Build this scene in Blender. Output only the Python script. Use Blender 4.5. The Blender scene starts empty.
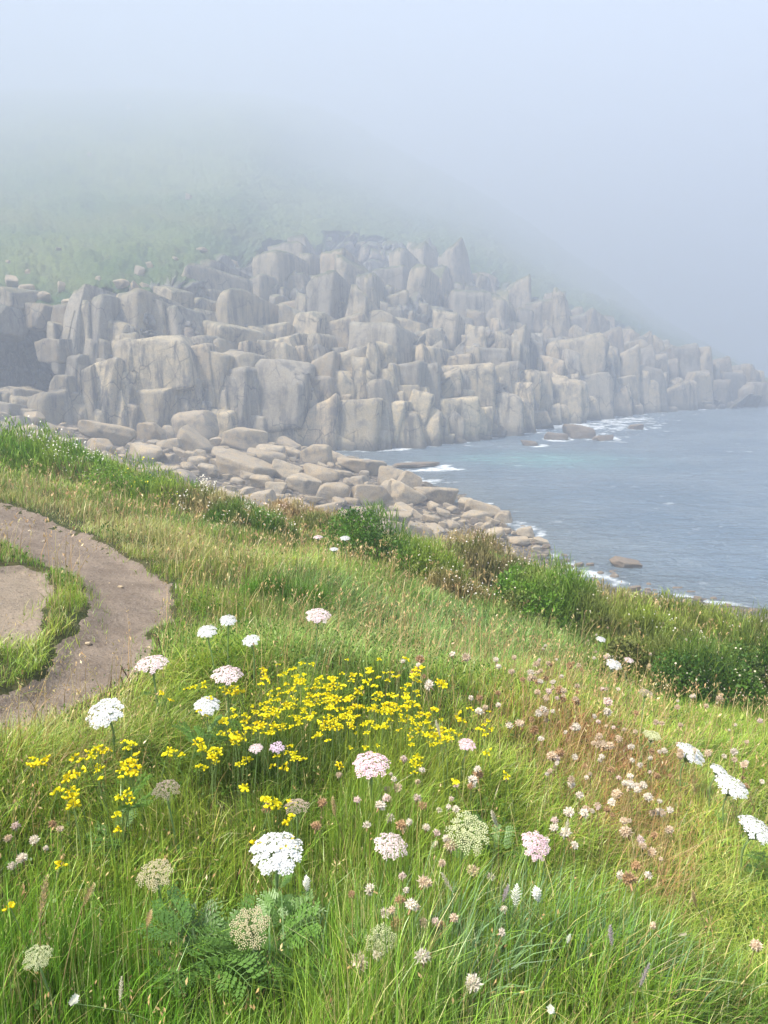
import bpy, math, random
import numpy as np
from mathutils import Vector, Matrix

RNG = np.random.default_rng(7)
random.seed(7)
SC = bpy.context.scene
COL = SC.collection
# ------------------------------------------------------------------ camera
EYE = np.array([0.0, 0.0, 17.0])
FPX = 740.0
PITCH = math.radians(12.7)
W, H = 768, 1024
cam_d = bpy.data.cameras.new('camera')
cam = bpy.data.objects.new('camera', cam_d)
COL.objects.link(cam)
cam.location = EYE
cam.rotation_euler = (math.radians(90) - PITCH, 0, 0)
cam_d.sensor_fit = 'VERTICAL'
cam_d.sensor_height = 24.0
cam_d.lens = FPX / H * 24.0
cam_d.clip_start = 0.05
cam_d.clip_end = 20000
SC.camera = cam
SP, CP = math.sin(PITCH), math.cos(PITCH)


def raydir(px, py):
    """View direction through a pixel, scaled so that its ground-plan Y component is one."""
    cx = (np.asarray(px, float) - W / 2) / FPX
    cy = (H / 2 - np.asarray(py, float)) / FPX
    dy = CP + cy * SP
    dz = -SP + cy * CP
    return cx / dy, dz / dy


def at(px, py, Y):
    dx, dz = raydir(px, py)
    Y = np.asarray(Y, float)
    return np.stack([EYE[0] + dx * Y, EYE[1] + Y, EYE[2] + dz * Y], -1)


def project(P):
    d = np.asarray(P, float) - EYE
    zc = d[..., 1] * CP - d[..., 2] * SP
    yc = d[..., 1] * SP + d[..., 2] * CP
    return W / 2 + FPX * d[..., 0] / zc, H / 2 - FPX * yc / zc


# ------------------------------------------------------------------ noise
def _hash(ix, iy, seed):
    h = (ix.astype(np.int64) * 374761393 + iy.astype(np.int64) * 668265263 + seed * 1442695041) & 0x7fffffff
    h = ((h ^ (h >> 13)) * 1274126177) & 0x7fffffff
    h = ((h ^ (h >> 15)) * 2246822519) & 0x7fffffff
    return (h ^ (h >> 16)) & 0xffffff


def rnd(ix, iy, seed):
    return _hash(np.asarray(ix), np.asarray(iy), seed) / float(0xffffff)


def vnoise(x, y, seed=0):
    x, y = np.broadcast_arrays(np.asarray(x, float), np.asarray(y, float))
    x0, y0 = np.floor(x), np.floor(y)
    fx, fy = x - x0, y - y0
    fx = fx * fx * fx * (fx * (fx * 6 - 15) + 10)
    fy = fy * fy * fy * (fy * (fy * 6 - 15) + 10)
    x0, y0 = x0.astype(np.int64), y0.astype(np.int64)
    a, b = rnd(x0, y0, seed), rnd(x0 + 1, y0, seed)
    c, d = rnd(x0, y0 + 1, seed), rnd(x0 + 1, y0 + 1, seed)
    return (a * (1 - fx) + b * fx) * (1 - fy) + (c * (1 - fx) + d * fx) * fy * 1.0


def fbm(x, y, seed=0, octv=4, gain=0.5):
    s, a, t = 0.0, 1.0, 0.0
    for o in range(octv):
        s = s + a * (vnoise(np.asarray(x) * 2 ** o + 17.3 * o, np.asarray(y) * 2 ** o - 9.1 * o, seed + o) - 0.5)
        t += a
        a *= gain
    return s / t * 2  # about -1..1


def sstep(a, b, x):
    t = np.clip((np.asarray(x, float) - a) / (b - a), 0, 1)
    return t * t * (3 - 2 * t)


def cells(x, y, seed, p=4.0, jit=0.8):
    """Blocky cellular pattern: id pair, distance to the seed, distance to the cell's edge, offset from the seed."""
    ix, iy = np.floor(x).astype(np.int64), np.floor(y).astype(np.int64)
    f1 = np.full(x.shape, 1e9); f2 = np.full(x.shape, 1e9)
    bi = np.zeros(x.shape, np.int64); bj = np.zeros(x.shape, np.int64)
    ox = np.zeros(x.shape); oy = np.zeros(x.shape)
    for j in (-1, 0, 1):
        for i in (-1, 0, 1):
            cx, cy = ix + i, iy + j
            sx = cx + 0.5 + (rnd(cx, cy, seed) - .5) * jit
            sy = cy + 0.5 + (rnd(cx, cy, seed + 1) - .5) * jit
            dx, dy = x - sx, y - sy
            d = (np.abs(dx) ** p + np.abs(dy) ** p) ** (1 / p)
            n = d < f1
            f2 = np.where(n, f1, np.minimum(f2, d))
            f1 = np.where(n, d, f1)
            bi = np.where(n, cx, bi); bj = np.where(n, cy, bj)
            ox = np.where(n, dx, ox); oy = np.where(n, dy, oy)
    return bi, bj, f1, f2 - f1, ox, oy


# ------------------------------------------------------------------ mesh and object helpers
def np_mesh(name, V, faces, attrs=None, smooth=True):
    """Mesh from arrays: V (n,3); faces: list of integer arrays (m,3) or (m,4); attrs: {name: (n,) or (n,3)}."""
    me = bpy.data.meshes.new(name)
    V = np.ascontiguousarray(V, np.float32)
    me.vertices.add(len(V))
    me.vertices.foreach_set('co', V.ravel())
    faces = [np.asarray(f, np.int32) for f in faces if len(f)]
    idx = np.concatenate([f.ravel() for f in faces])
    tot = np.concatenate([np.full(len(f), f.shape[1], np.int32) for f in faces])
    start = np.concatenate([[0], np.cumsum(tot)[:-1]]).astype(np.int32)
    me.loops.add(len(idx)); me.polygons.add(len(tot))
    me.loops.foreach_set('vertex_index', idx)
    me.polygons.foreach_set('loop_start', start)
    me.polygons.foreach_set('use_smooth', np.full(len(tot), smooth, bool))
    for k, a in (attrs or {}).items():
        a = np.asarray(a, np.float32)
        if a.ndim == 1:
            t = me.attributes.new(k, 'FLOAT', 'POINT'); t.data.foreach_set('value', np.ascontiguousarray(a))
        else:
            a = np.concatenate([a, np.ones((len(a), 1), np.float32)], 1)
            t = me.attributes.new(k, 'FLOAT_COLOR', 'POINT'); t.data.foreach_set('color', np.ascontiguousarray(a).ravel())
    me.update(calc_edges=True)
    return me


def grid_faces(nr, nc):
    i = np.arange(nr * nc).reshape(nr, nc)
    return np.stack([i[:-1, :-1], i[:-1, 1:], i[1:, 1:], i[1:, :-1]], -1).reshape(-1, 4)


def link(name, me, mat=None, parent=None):
    o = bpy.data.objects.new(name, me)
    COL.objects.link(o)
    if mat is not None and len(me.materials) == 0:
        me.materials.append(mat)
    if parent is not None:
        o.parent = parent
    return o


def tag(o, label=None, cat=None, group=None, kind=None):
    if label: o['label'] = label
    if cat: o['category'] = cat
    if group: o['group'] = group
    if kind: o['kind'] = kind
    return o


def empty(name, loc, rz=0.0, s=1.0):
    o = bpy.data.objects.new(name, None)
    COL.objects.link(o)
    o.empty_display_size = 0.05
    o.location = loc; o.rotation_euler = (0, 0, rz); o.scale = (s, s, s)
    return o


# ------------------------------------------------------------------ materials
def new_mat(name):
    m = bpy.data.materials.new(name)
    m.use_nodes = True
    nt = m.node_tree
    nt.nodes.clear()
    out = nt.nodes.new('ShaderNodeOutputMaterial')
    return m, nt, out


class NB:
    """Small helper to write node trees."""
    def __init__(self, nt): self.nt = nt
    def n(self, typ, ins=None, **kw):
        nd = self.nt.nodes.new(typ)
        for k, v in kw.items(): setattr(nd, k, v)
        for k, v in (ins or {}).items(): self.put(nd.inputs[k], v)
        return nd
    def put(self, sock, v):
        if isinstance(v, bpy.types.NodeSocket): self.nt.links.new(v, sock)
        elif isinstance(v, bpy.types.Node): self.nt.links.new(v.outputs[0], sock)
        else:
            if sock.type == 'RGBA' and not isinstance(v, (int, float)) and len(v) == 3: v = (*v, 1)
            sock.default_value = v
    def math(self, op, a, b=0.0, c=0.0):
        nd = self.nt.nodes.new('ShaderNodeMath'); nd.operation = op
        self.put(nd.inputs[0], a); self.put(nd.inputs[1], b); self.put(nd.inputs[2], c)
        return nd.outputs[0]
    def mix(self, f, a, b, mode='MIX'):
        nd = self.nt.nodes.new('ShaderNodeMix'); nd.data_type = 'RGBA'; nd.blend_type = mode
        self.put(nd.inputs[0], f); self.put(nd.inputs[6], a); self.put(nd.inputs[7], b)
        return nd.outputs[2]
    def ramp(self, f, stops):
        nd = self.nt.nodes.new('ShaderNodeValToRGB')
        el = nd.color_ramp.elements
        while len(el) < len(stops): el.new(0.5)
        for e, (p, c) in zip(el, stops):
            e.position = p
            e.color = (*c, 1) if not isinstance(c, (int, float)) else (c, c, c, 1)
        self.put(nd.inputs[0], f)
        return nd.outputs[0]
    def attr(self, name, out='Color'):
        nd = self.nt.nodes.new('ShaderNodeAttribute'); nd.attribute_name = name
        return nd.outputs[out]
    def noise(self, vec, scale, detail=4.0, rough=0.55, dist=0.0):
        nd = self.n('ShaderNodeTexNoise', {'Scale': scale, 'Detail': detail, 'Roughness': rough, 'Distortion': dist})
        if vec is not None: self.put(nd.inputs['Vector'], vec)
        return nd.outputs['Fac']
    def scale(self, vec, s):
        nd = self.n('ShaderNodeMapping', {'Vector': vec, 'Scale': s})
        return nd.outputs[0]
    def geo(self): return self.nt.nodes.new('ShaderNodeNewGeometry').outputs['Position']
    def obj(self): return self.nt.nodes.new('ShaderNodeTexCoord').outputs['Object']
    def rand(self): return self.nt.nodes.new('ShaderNodeObjectInfo').outputs['Random']
    def bump(self, h, strength=0.3, dist=0.05, normal=None):
        nd = self.n('ShaderNodeBump', {'Strength': strength, 'Distance': dist, 'Height': h})
        if normal is not None: self.put(nd.inputs['Normal'], normal)
        return nd.outputs[0]
    def bsdf(self, col, rough=0.8, spec=0.3, normal=None, **kw):
        nd = self.n('ShaderNodeBsdfPrincipled', {'Base Color': col, 'Roughness': rough, 'Specular IOR Level': spec})
        if normal is not None: self.put(nd.inputs['Normal'], normal)
        for k, v in kw.items(): self.put(nd.inputs[k], v)
        return nd.outputs[0]


def leaf_mat(name, col=None, attr=None, trans=0.3, rough=0.5, spec=0.25, vary=0.0):
    """Thin plant matter: a glossy diffuse face that lets some light through."""
    m, nt, out = new_mat(name)
    b = NB(nt)
    c = b.attr(attr) if attr else None
    if c is None:
        if vary:
            r = b.rand()
            c = b.mix(r, tuple(x * (1 - vary) for x in col), tuple(min(1, x * (1 + vary)) for x in col))
        else:
            c = b.n('ShaderNodeRGB'); c.outputs[0].default_value = (*col, 1); c = c.outputs[0]
    p = b.bsdf(c, rough, spec)
    t = b.n('ShaderNodeBsdfTranslucent', {'Color': c}).outputs[0]
    mx = b.n('ShaderNodeMixShader', {0: trans, 1: p, 2: t})
    nt.links.new(mx.outputs[0], out.inputs['Surface'])
    return m


# rock of cliff and boulders
def rock_mat(name, vertex=True, wet_brown=False):
    m, nt, out = new_mat(name)
    b = NB(nt)
    pos = b.geo()
    k = 1.0 if vertex else 1.5
    big = b.noise(pos, 0.18 * k, 3)
    mid = b.noise(pos, 0.9 * k, 5, 0.6)
    fine = b.noise(pos, 5.0 * k, 6, 0.7)
    if vertex:
        base = b.attr('tint')
    else:
        r = b.rand()
        base = b.ramp(r, [(0.0, (0.36, 0.265, 0.15)), (0.3, (0.47, 0.355, 0.21)), (0.6, (0.40, 0.305, 0.185)), (0.85, (0.50, 0.39, 0.245)), (1.0, (0.32, 0.25, 0.165))])
    if wet_brown: base = b.mix(0.8, base, (0.15, 0.105, 0.07))
    grey = b.mix(0.2 if wet_brown else 0.55, base, (0.32, 0.295, 0.25))
    c = b.mix(b.ramp(mid, [(0.38, 0.0), (0.62, 1.0)]), base, grey)
    c = b.mix(b.math('MULTIPLY', b.ramp(fine, [(0.45, 0.0), (0.65, 1.0)]), 0.7), c, b.mix(0.6, c, (0.10, 0.09, 0.075)))
    c = b.mix(b.ramp(b.noise(pos, 0.45 * k, 6, 0.65), [(0.52, 0.0), (0.66, 0.6)]), c, (0.13, 0.115, 0.095))
    # pale lichen crusts and dark weather streaks that run down the faces
    lich = b.ramp(b.noise(pos, 2.3 * k, 5, 0.7), [(0.60, 0.0), (0.68, 1.0)])
    c = b.mix(b.math('MULTIPLY', lich, 0.4), c, (0.52, 0.49, 0.40))
    if vertex:
        st = b.noise(b.scale(pos, (0.9, 0.9, 0.12)), 0.8, 5, 0.65)
        stm = b.math('MULTIPLY', b.ramp(st, [(0.48, 0.0), (0.62, 1.0)]), b.ramp(big, [(0.35, 0.3), (0.6, 0.9)]))
        c = b.mix(stm, c, (0.09, 0.085, 0.078))
        gn = b.n('ShaderNodeNewGeometry')
        up = b.n('ShaderNodeSeparateXYZ', {0: gn.outputs['Normal']}).outputs[2]
        zz = b.n('ShaderNodeSeparateXYZ', {0: pos}).outputs[2]
        led = b.math('MULTIPLY', b.ramp(b.math('ADD', up, b.math('MULTIPLY', b.math('SUBTRACT', mid, 0.5), 0.9)), [(0.50, 0.0), (0.72, 0.85)]), b.ramp(b.math('MULTIPLY', zz, 0.01), [(0.16, 0.0), (0.34, 1.0)]))
        c = b.mix(led, c, (0.085, 0.10, 0.045))
        wet = b.ramp(b.math('ADD', b.math('MULTIPLY', b.n('ShaderNodeSeparateXYZ', {0: pos}).outputs[2], 0.11), b.math('MULTIPLY', mid, 0.4)), [(0.26, 1.0), (0.44, 0.0)])
        c = b.mix(b.math('MULTIPLY', wet, 0.8), c, (0.075, 0.07, 0.055))
    vo = b.n('ShaderNodeTexVoronoi', {'Vector': b.scale(b.n('ShaderNodeVectorMath', {0: pos, 1: b.n('ShaderNodeTexNoise', {'Vector': pos, 'Scale': 0.5 * k}).outputs['Color']}).outputs[0], (1, 1, 0.55)), 'Scale': 0.42 * k}, feature='DISTANCE_TO_EDGE')
    cr = b.math('MULTIPLY', b.ramp(vo.outputs['Distance'], [(0.0, 1.0), (0.035, 0.0)]), b.ramp(big, [(0.46, 0.0), (0.56, 0.7 if vertex else 0.0)]))
    c = b.mix(cr, c, (0.035, 0.033, 0.03))
    h = b.math('ADD', b.math('MULTIPLY', mid, 1.0), b.math('MULTIPLY', fine, 0.45))
    nrm = b.bump(h, 0.8, 0.16 if vertex else 0.10)
    nt.links.new(b.bsdf(c, 0.85, 0.25, nrm), out.inputs['Surface'])
    return m
# ------------------------------------------------------------------ light, sky and air
SUN_EL, SUN_AZ = math.radians(60), math.radians(245)   # azimuth clockwise from the view direction (+Y)
wd = bpy.data.worlds.new('World')
SC.world = wd
wd.use_nodes = True
wnt = wd.node_tree
wnt.nodes.clear()
wo = wnt.nodes.new('ShaderNodeOutputWorld')
bg = wnt.nodes.new('ShaderNodeBackground')
sky = wnt.nodes.new('ShaderNodeTexSky')
sky.sky_type = 'NISHITA'
sky.sun_disc = False
sky.sun_elevation = SUN_EL
sky.sun_rotation = SUN_AZ
sky.dust_density = 2.0
bg.inputs['Strength'].default_value = 0.08
wnt.links.new(sky.outputs[0], bg.inputs[0])
wnt.links.new(bg.outputs[0], wo.inputs['Surface'])
ld = bpy.data.lights.new('sun', 'SUN')
ld.energy = 5.0
ld.angle = math.radians(6)
ld.color = (1.0, 0.93, 0.82)
sun = bpy.data.objects.new('sun', ld)
COL.objects.link(sun)
sd = Vector((math.sin(SUN_AZ) * math.cos(SUN_EL), math.cos(SUN_AZ) * math.cos(SUN_EL), math.sin(SUN_EL)))
sun.rotation_euler = (-sd).to_track_quat('-Z', 'Y').to_euler()
sun.location = (0, 0, 300)

SC.view_settings.view_transform = 'Standard'
SC.view_settings.look = 'None'
SC.view_settings.gamma = 1.0
SC.view_settings.exposure = 2.5
SC.view_settings.use_curve_mapping = False
SC.render.engine = 'CYCLES'
cy = SC.cycles
cy.max_bounces = 5
cy.diffuse_bounces = 3
cy.glossy_bounces = 2
cy.transmission_bounces = 3
cy.transparent_max_bounces = 4
cy.volume_bounces = 2
cy.use_denoising = True
cy.denoiser = 'OPENIMAGEDENOISE'
cy.sample_clamp_indirect = 6.0
cy.use_adaptive_sampling = True
cy.adaptive_threshold = 0.012
cy.caustics_reflective = False
cy.caustics_refractive = False

# ------------------------------------------------------------------ land shapes
# waterline of the boulder beach, from beneath the cliff towards the viewer's side
WL_Y = np.array([20, 46, 48, 55, 72, 94, 110, 122, 130, 300.])
WL_X = np.array([60, 25, 20, 13.5, 11, 4.5, -4, -9, -12, -12.])


def beach_z(x, y):
    x0 = np.interp(y, WL_Y, WL_X)
    d = x0 - x
    z = np.where(d > 0, 0.125 * d, 0.06 * d)
    z = np.minimum(z, 8.5)
    return z + 0.25 * fbm(x * 0.25, y * 0.25, 31, 3)


def plane_z(x, y):
    xl = np.where(x < -16, -16 + (x + 16) * 0.25, x)
    return EYE[2] - 1.5 - 0.17 * (np.maximum(y, -6) - 1) - 0.2 * np.clip(xl, -22, 14)


# the edge of the grassy bank, found where rays meet the plane of the slope
EDGE = np.array([(-160, 415), (0, 444), (100, 468), (170, 490), (270, 512), (350, 530), (470, 548), (560, 585), (640, 615), (768, 636), (960, 680)], float)


def hit(fn, px, py, h=0.0, y0=0.35, y1=60.0):
    """Where the ray through a pixel first comes down to fn(x, y) + h."""
    dx, dz = raydir(px, py)
    ys = np.geomspace(y0, y1, 1500)
    z = EYE[2] + dz * ys - (fn(dx * ys, ys) + h)
    k = np.nonzero(z < 0)[0]
    if not len(k): return None
    k = max(k[0], 1)
    a, c = z[k - 1], z[k]
    y = ys[k - 1] + (ys[k] - ys[k - 1]) * a / (a - c + 1e-12)
    return np.array([dx * y, y, EYE[2] + dz * y])


EP = np.array([hit(plane_z, *e) for e in EDGE])
E_TH = np.arctan2(EP[:, 0], EP[:, 1])
E_R = np.hypot(EP[:, 0], EP[:, 1])
o_ = np.argsort(E_TH); E_TH, E_R = E_TH[o_], E_R[o_]

# the trodden path: outlines traced on the slope, turned into plan
def plan(pts):
    return np.array([hit(plane_z, *p)[:2] for p in pts])


PATH_PX = [(-120, 478), (-40, 488), (0, 501), (45, 513), (90, 532), (135, 560), (164, 588), (173, 612), (165, 636), (140, 660), (108, 684), (60, 706), (0, 722), (-150, 745),
           (-150, 700), (0, 690), (25, 672), (60, 648), (84, 620), (82, 596), (70, 578), (50, 560), (22, 545), (0, 538), (-120, 515)]
DIRT_PX = [(-60, 566), (20, 563), (50, 575), (62, 592), (50, 612), (38, 630), (20, 645), (-60, 650)]
PATH = plan(PATH_PX)
DIRT = plan(DIRT_PX)


def poly_sd(x, y, P):
    """Signed distance to a polygon, negative inside."""
    x = np.asarray(x, float); y = np.asarray(y, float)
    d = np.full(x.shape, 1e9); ins = np.zeros(x.shape, bool)
    for i in range(len(P)):
        ax, ay = P[i]; bx, by = P[(i + 1) % len(P)]
        ex, ey = bx - ax, by - ay
        t = np.clip(((x - ax) * ex + (y - ay) * ey) / (ex * ex + ey * ey + 1e-12), 0, 1)
        d = np.minimum(d, np.hypot(x - ax - t * ex, y - ay - t * ey))
        c = ((ay > y) != (by > y)) & (x < (bx - ax) * (y - ay) / (by - ay + 1e-12) + ax)
        ins ^= c
    return np.where(ins, -d, d)


HUMPS = []   # (x, y, rx, ry, h)


def bare(x, y):
    """Signed distance to trodden earth with a ragged edge."""
    d = np.minimum(poly_sd(x, y, PATH), poly_sd(x, y, DIRT))
    return d + 0.13 * fbm(np.asarray(x) * 2.6, np.asarray(y) * 2.6, 5, 4)


def bank_z(x, y):
    x = np.asarray(x, float); y = np.asarray(y, float)
    x, y = np.broadcast_arrays(x, y)
    z = plane_z(x, y)
    r = np.hypot(x, y); th = np.arctan2(x, y)
    re = np.interp(th, E_TH, E_R)
    over = np.maximum(r - re, 0)
    near = sstep(0.6, 3.0, r)
    z = z + near * (0.16 * fbm(x * 0.45, y * 0.45, 3, 4)) * sstep(0.0, 0.5, 1 - 0 * r)
    for hx, hy, rx, ry, hh in HUMPS:
        z = z + hh * np.exp(-(((x - hx) / rx) ** 2 + ((y - hy) / ry) ** 2))
    z = z - np.where(over > 0, 1.1 * over * over / (over + 1.5), 0)
    return z


def _hump(px, py, rx, ry, hh):
    p = hit(plane_z, px, py)
    HUMPS.append((p[0], p[1], rx, ry, hh))


_hump(330, 720, 0.9, 0.7, 0.22)
_hump(560, 760, 0.8, 0.7, 0.15)
_hump(690, 690, 1.3, 0.8, -0.22)
_hump(720, 640, 1.8, 1.2, 0.12)
_hump(45, 470, 2.5, 2.0, 0.45)
_hump(300, 590, 1.2, 1.0, 0.2)


def ground_z(x, y):
    z = bank_z(x, y)
    b = bare(x, y)
    return z - 0.07 * sstep(0.05, -0.12, b) + np.where(b < 0, 0.012 * fbm(np.asarray(x) * 6, np.asarray(y) * 6, 8, 3), 0)


# ---- the bank under the plants, one sheet running down to the beach and on behind the viewer
def build_bank():
    th = np.radians(np.concatenate([np.linspace(-180, -45, 40)[:-1], np.linspace(-45, 45, 260), np.linspace(45, 180, 40)[1:]]))
    r = np.concatenate([[0.0, 0.2], np.geomspace(0.4, 34, 230), np.linspace(36, 75, 24)])
    R, T = np.meshgrid(r, th, indexing='ij')
    X, Y = R * np.sin(T), R * np.cos(T)
    Z = ground_z(X, Y)
    Zb = beach_z(X, Y) - 0.8
    Z = np.where((Z < Zb) & (R > 10), Zb, Z)
    V = np.stack([X, Y, Z], -1)
    m, nt, out = new_mat('soil')
    b = NB(nt); pos = b.geo()
    c = b.mix(b.ramp(b.noise(pos, 1.3, 4), [(0.35, 0.0), (0.65, 1.0)]), (0.03, 0.038, 0.014), (0.05, 0.046, 0.02))
    c = b.mix(b.ramp(b.noise(pos, 9, 5), [(0.5, 0.0), (0.7, 1.0)]), c, (0.09, 0.085, 0.035))
    nt.links.new(b.bsdf(c, 0.95, 0.1, b.bump(b.noise(pos, 25, 4), 0.6, 0.03)), out.inputs['Surface'])
    nr, nc = R.shape
    tag(link('ground', np_mesh('ground', V.reshape(-1, 3), [grid_faces(nr, nc)]), m), kind='structure')


def build_path():
    n = 0.03
    xs = np.arange(-9.5, 0.2, n); ys = np.arange(1.4, 17.5, n * 1.6)
    X, Y = np.meshgrid(xs, ys)
    B = bare(X, Y)
    keep = B < 0.05
    st = fbm(X * 14, Y * 14, 90, 3)
    Z = ground_z(X, Y) + 0.010 + np.maximum(st - 0.35, 0) * 0.05 - 0.05 * sstep(-0.02, 0.05, B)
    F = grid_faces(*X.shape)
    F = F[keep.ravel()[F].all(1)]
    u, inv = np.unique(F, return_inverse=True)
    V = np.stack([X, Y, Z], -1).reshape(-1, 3)[u]
    dirt = sstep(0.15, -0.15, poly_sd(X, Y, DIRT)).ravel()[u]
    m, nt, out = new_mat('trodden_earth')
    b = NB(nt); pos = b.geo()
    f = b.noise(pos, 3.0, 5, 0.6)
    c = b.mix(b.ramp(f, [(0.35, 0.0), (0.65, 1.0)]), (0.155, 0.121, 0.092), (0.225, 0.18, 0.138))
    c = b.mix(b.attr('dirt', 'Fac'), c, (0.26, 0.21, 0.155))
    g = b.noise(pos, 60, 5, 0.7)
    c = b.mix(b.ramp(g, [(0.55, 0.0), (0.66, 0.75)]), c, (0.30, 0.26, 0.22))
    c = b.mix(b.ramp(b.noise(pos, 42, 4, 0.7), [(0.58, 0.0), (0.66, 0.7)]), c, (0.07, 0.05, 0.04))
    c = b.mix(b.ramp(b.noise(pos, 11, 4, 0.6), [(0.55, 0.0), (0.75, 0.5)]), c, (0.10, 0.075, 0.06))
    h = b.math('ADD', g, b.math('MULTIPLY', b.noise(pos, 14, 5), 1.5))
    nt.links.new(b.bsdf(c, 0.95, 0.15, b.bump(h, 0.9, 0.02)), out.inputs['Surface'])
    tag(link('path', np_mesh('path', V, [inv.reshape(F.shape)], {'dirt': dirt}), m), kind='structure')


def build_beach():
    xs = np.linspace(-75, 30, 240); ys = np.linspace(12, 150, 260)
    X, Y = np.meshgrid(xs, ys)
    Z = beach_z(X, Y) + 0.18 * fbm(X * 1.1, Y * 1.1, 55, 3)
    m, nt, out = new_mat('beach_shingle')
    b = NB(nt); pos = b.geo()
    v = b.n('ShaderNodeTexVoronoi', {'Vector': pos, 'Scale': 2.2, 'Randomness': 1.0})
    c = b.mix(b.n('ShaderNodeSeparateColor', {0: v.outputs['Color']}).outputs[0], (0.10, 0.08, 0.055), (0.30, 0.245, 0.17))
    c = b.mix(b.ramp(v.outputs['Distance'], [(0.3, 0.0), (0.6, 0.8)]), c, (0.06, 0.05, 0.04))
    nt.links.new(b.bsdf(c, 0.8, 0.3, b.bump(b.math('SUBTRACT', 1.0, v.outputs['Distance']), 0.8, 0.25)), out.inputs['Surface'])
    tag(link('beach', np_mesh('beach', np.stack([X, Y, Z], -1).reshape(-1, 3), [grid_faces(*X.shape)]), m), kind='structure')


# ------------------------------------------------------------------ cliff and hill
def sea_y(py):
    _, dz = raydir(384, py)
    return -EYE[2] / dz


ST = [  # px | base row, base distance (None: on the water) | shoulder row, dist | cliff top row, dist | slope row, dist | ridge row, dist
    (-160, 410, 108, 352, 110, 296, 118, 190, 300, 84, 980),
    (0, 418, 111, 358, 113, 298, 121, 190, 309, 86, 994),
    (60, 425, 113, 360, 115, 298, 124, 192, 314, 86, 994),
    (130, 434, 116, 360, 118, 284, 132, 195, 318, 86, 994),
    (195, 441, 118, 365, 120, 290, 140, 190, 337, 87, 994),
    (235, 446, 119, 370, 122, 272, 190, 180, 356, 88, 994),
    (268, 449, 121, 372, 124, 236, 263, 165, 448, 90, 994),
    (330, 456, 122, 375, 128, 218, 336, 165, 611, 104, 994),
    (400, 452, 123, 372, 132, 240, 336, 200, 611, 142, 994),
    (470, 441, None, 370, 148, 262, 330, 222, 598, 182, 966),
    (530, 431, None, 370, 166, 284, 325, 252, 585, 217, 923),
    (600, 418, None, 374, 190, 315, 319, 290, 572, 265, 880),
    (660, 411, None, 381, 206, 344, 314, 328, 546, 312, 795),
    (720, 407.5, None, 389, 217, 370, 305, 362, 494, 352, 682),
    (775, 405, None, 395, 225, 386, 289, 382, 429, 378, 554),
    (830, 403.5, None, 400, 228, 399, 278, 397, 364, 396, 440),
    (880, 402.5, None, 406, 230, 408, 269, 412, 338, 416, 398),
]
CRACKS = [  # traced joints: width in pixels, depth in metres, points
    (1.0, 1.2, [(129, 334), (144, 338), (161, 343), (178, 348), (196, 354)]), (1.0, 1.3, [(179, 316), (175, 348)]),
    (0.9, 0.9, [(142, 383), (157, 388), (167, 395), (185, 395)]), (2.5, 2.6, [(236, 377), (224, 394), (212, 416)]),
    (3.2, 3.0, [(191, 388), (196, 414)]), (1.6, 1.6, [(178, 397), (184, 420)]), (1.2, 1.4, [(236, 374), (243, 377), (244, 412), (246, 438)]),
    (1.0, 1.0, [(245, 379), (258, 395), (273, 412)]), (0.8, 0.7, [(220, 410), (240, 411), (246, 419), (271, 421)]),
    (1.0, 1.2, [(265, 366), (293, 369), (313, 373)]), (0.8, 0.8, [(284, 366), (281, 346), (270, 344)]), (1.6, 1.8, [(315, 392), (313, 412), (302, 434), (289, 443)]),
    (4.5, 3.5, [(256, 345), (257, 368)]), (1.4, 1.8, [(428, 393), (416, 420), (405, 448)]), (2.6, 2.6, [(410, 414), (405, 432), (402, 447)]),
    (0.9, 0.9, [(393, 401), (387, 424)]), (0.8, 0.8, [(431, 401), (433, 446)]), (0.9, 0.9, [(429, 399), (459, 406), (478, 416)]),
    (1.0, 1.0, [(475, 418), (475, 438)]), (1.3, 1.3, [(486, 423), (488, 440)]), (1.0, 1.3, [(340, 358), (357, 363), (362, 372)]),
    (0.8, 1.0, [(462, 325), (462, 352)]), (0.8, 0.8, [(509, 372), (509, 399)]), (1.2, 1.2, [(397, 365), (396, 384), (404, 392)]),
    (0.9, 1.0, [(433, 378), (450, 384), (463, 398)]), (0.8, 0.9, [(422, 352), (422, 376)]), (0.9, 1.0, [(454, 366), (456, 388)]),
    (1.4, 1.5, [(484, 382), (482, 410)]), (1.3, 1.4, [(118, 350), (120, 400), (124, 428)]), (1.6, 2.0, [(84, 322), (86, 372)]),
    (1.2, 1.4, [(100, 325), (104, 365), (100, 400)]), (1.4, 1.5, [(131, 360), (128, 395), (135, 425)]), (1.5, 1.6, [(208, 350), (214, 372)]),
    (1.2, 1.5, [(329, 345), (326, 395)]), (1.0, 1.0, [(545, 380), (545, 405)]), (1.0, 1.2, [(575, 370), (578, 400)]), (1.2, 1.4, [(530, 350), (526, 400)]),
    (1.0, 1.2, [(372, 290), (366, 330)]), (1.0, 1.2, [(300, 250), (296, 300)]), (1.2, 1.4, [(345, 270), (340, 310)]), (1.0, 1.2, [(318, 310), (316, 350)]),
]
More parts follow.
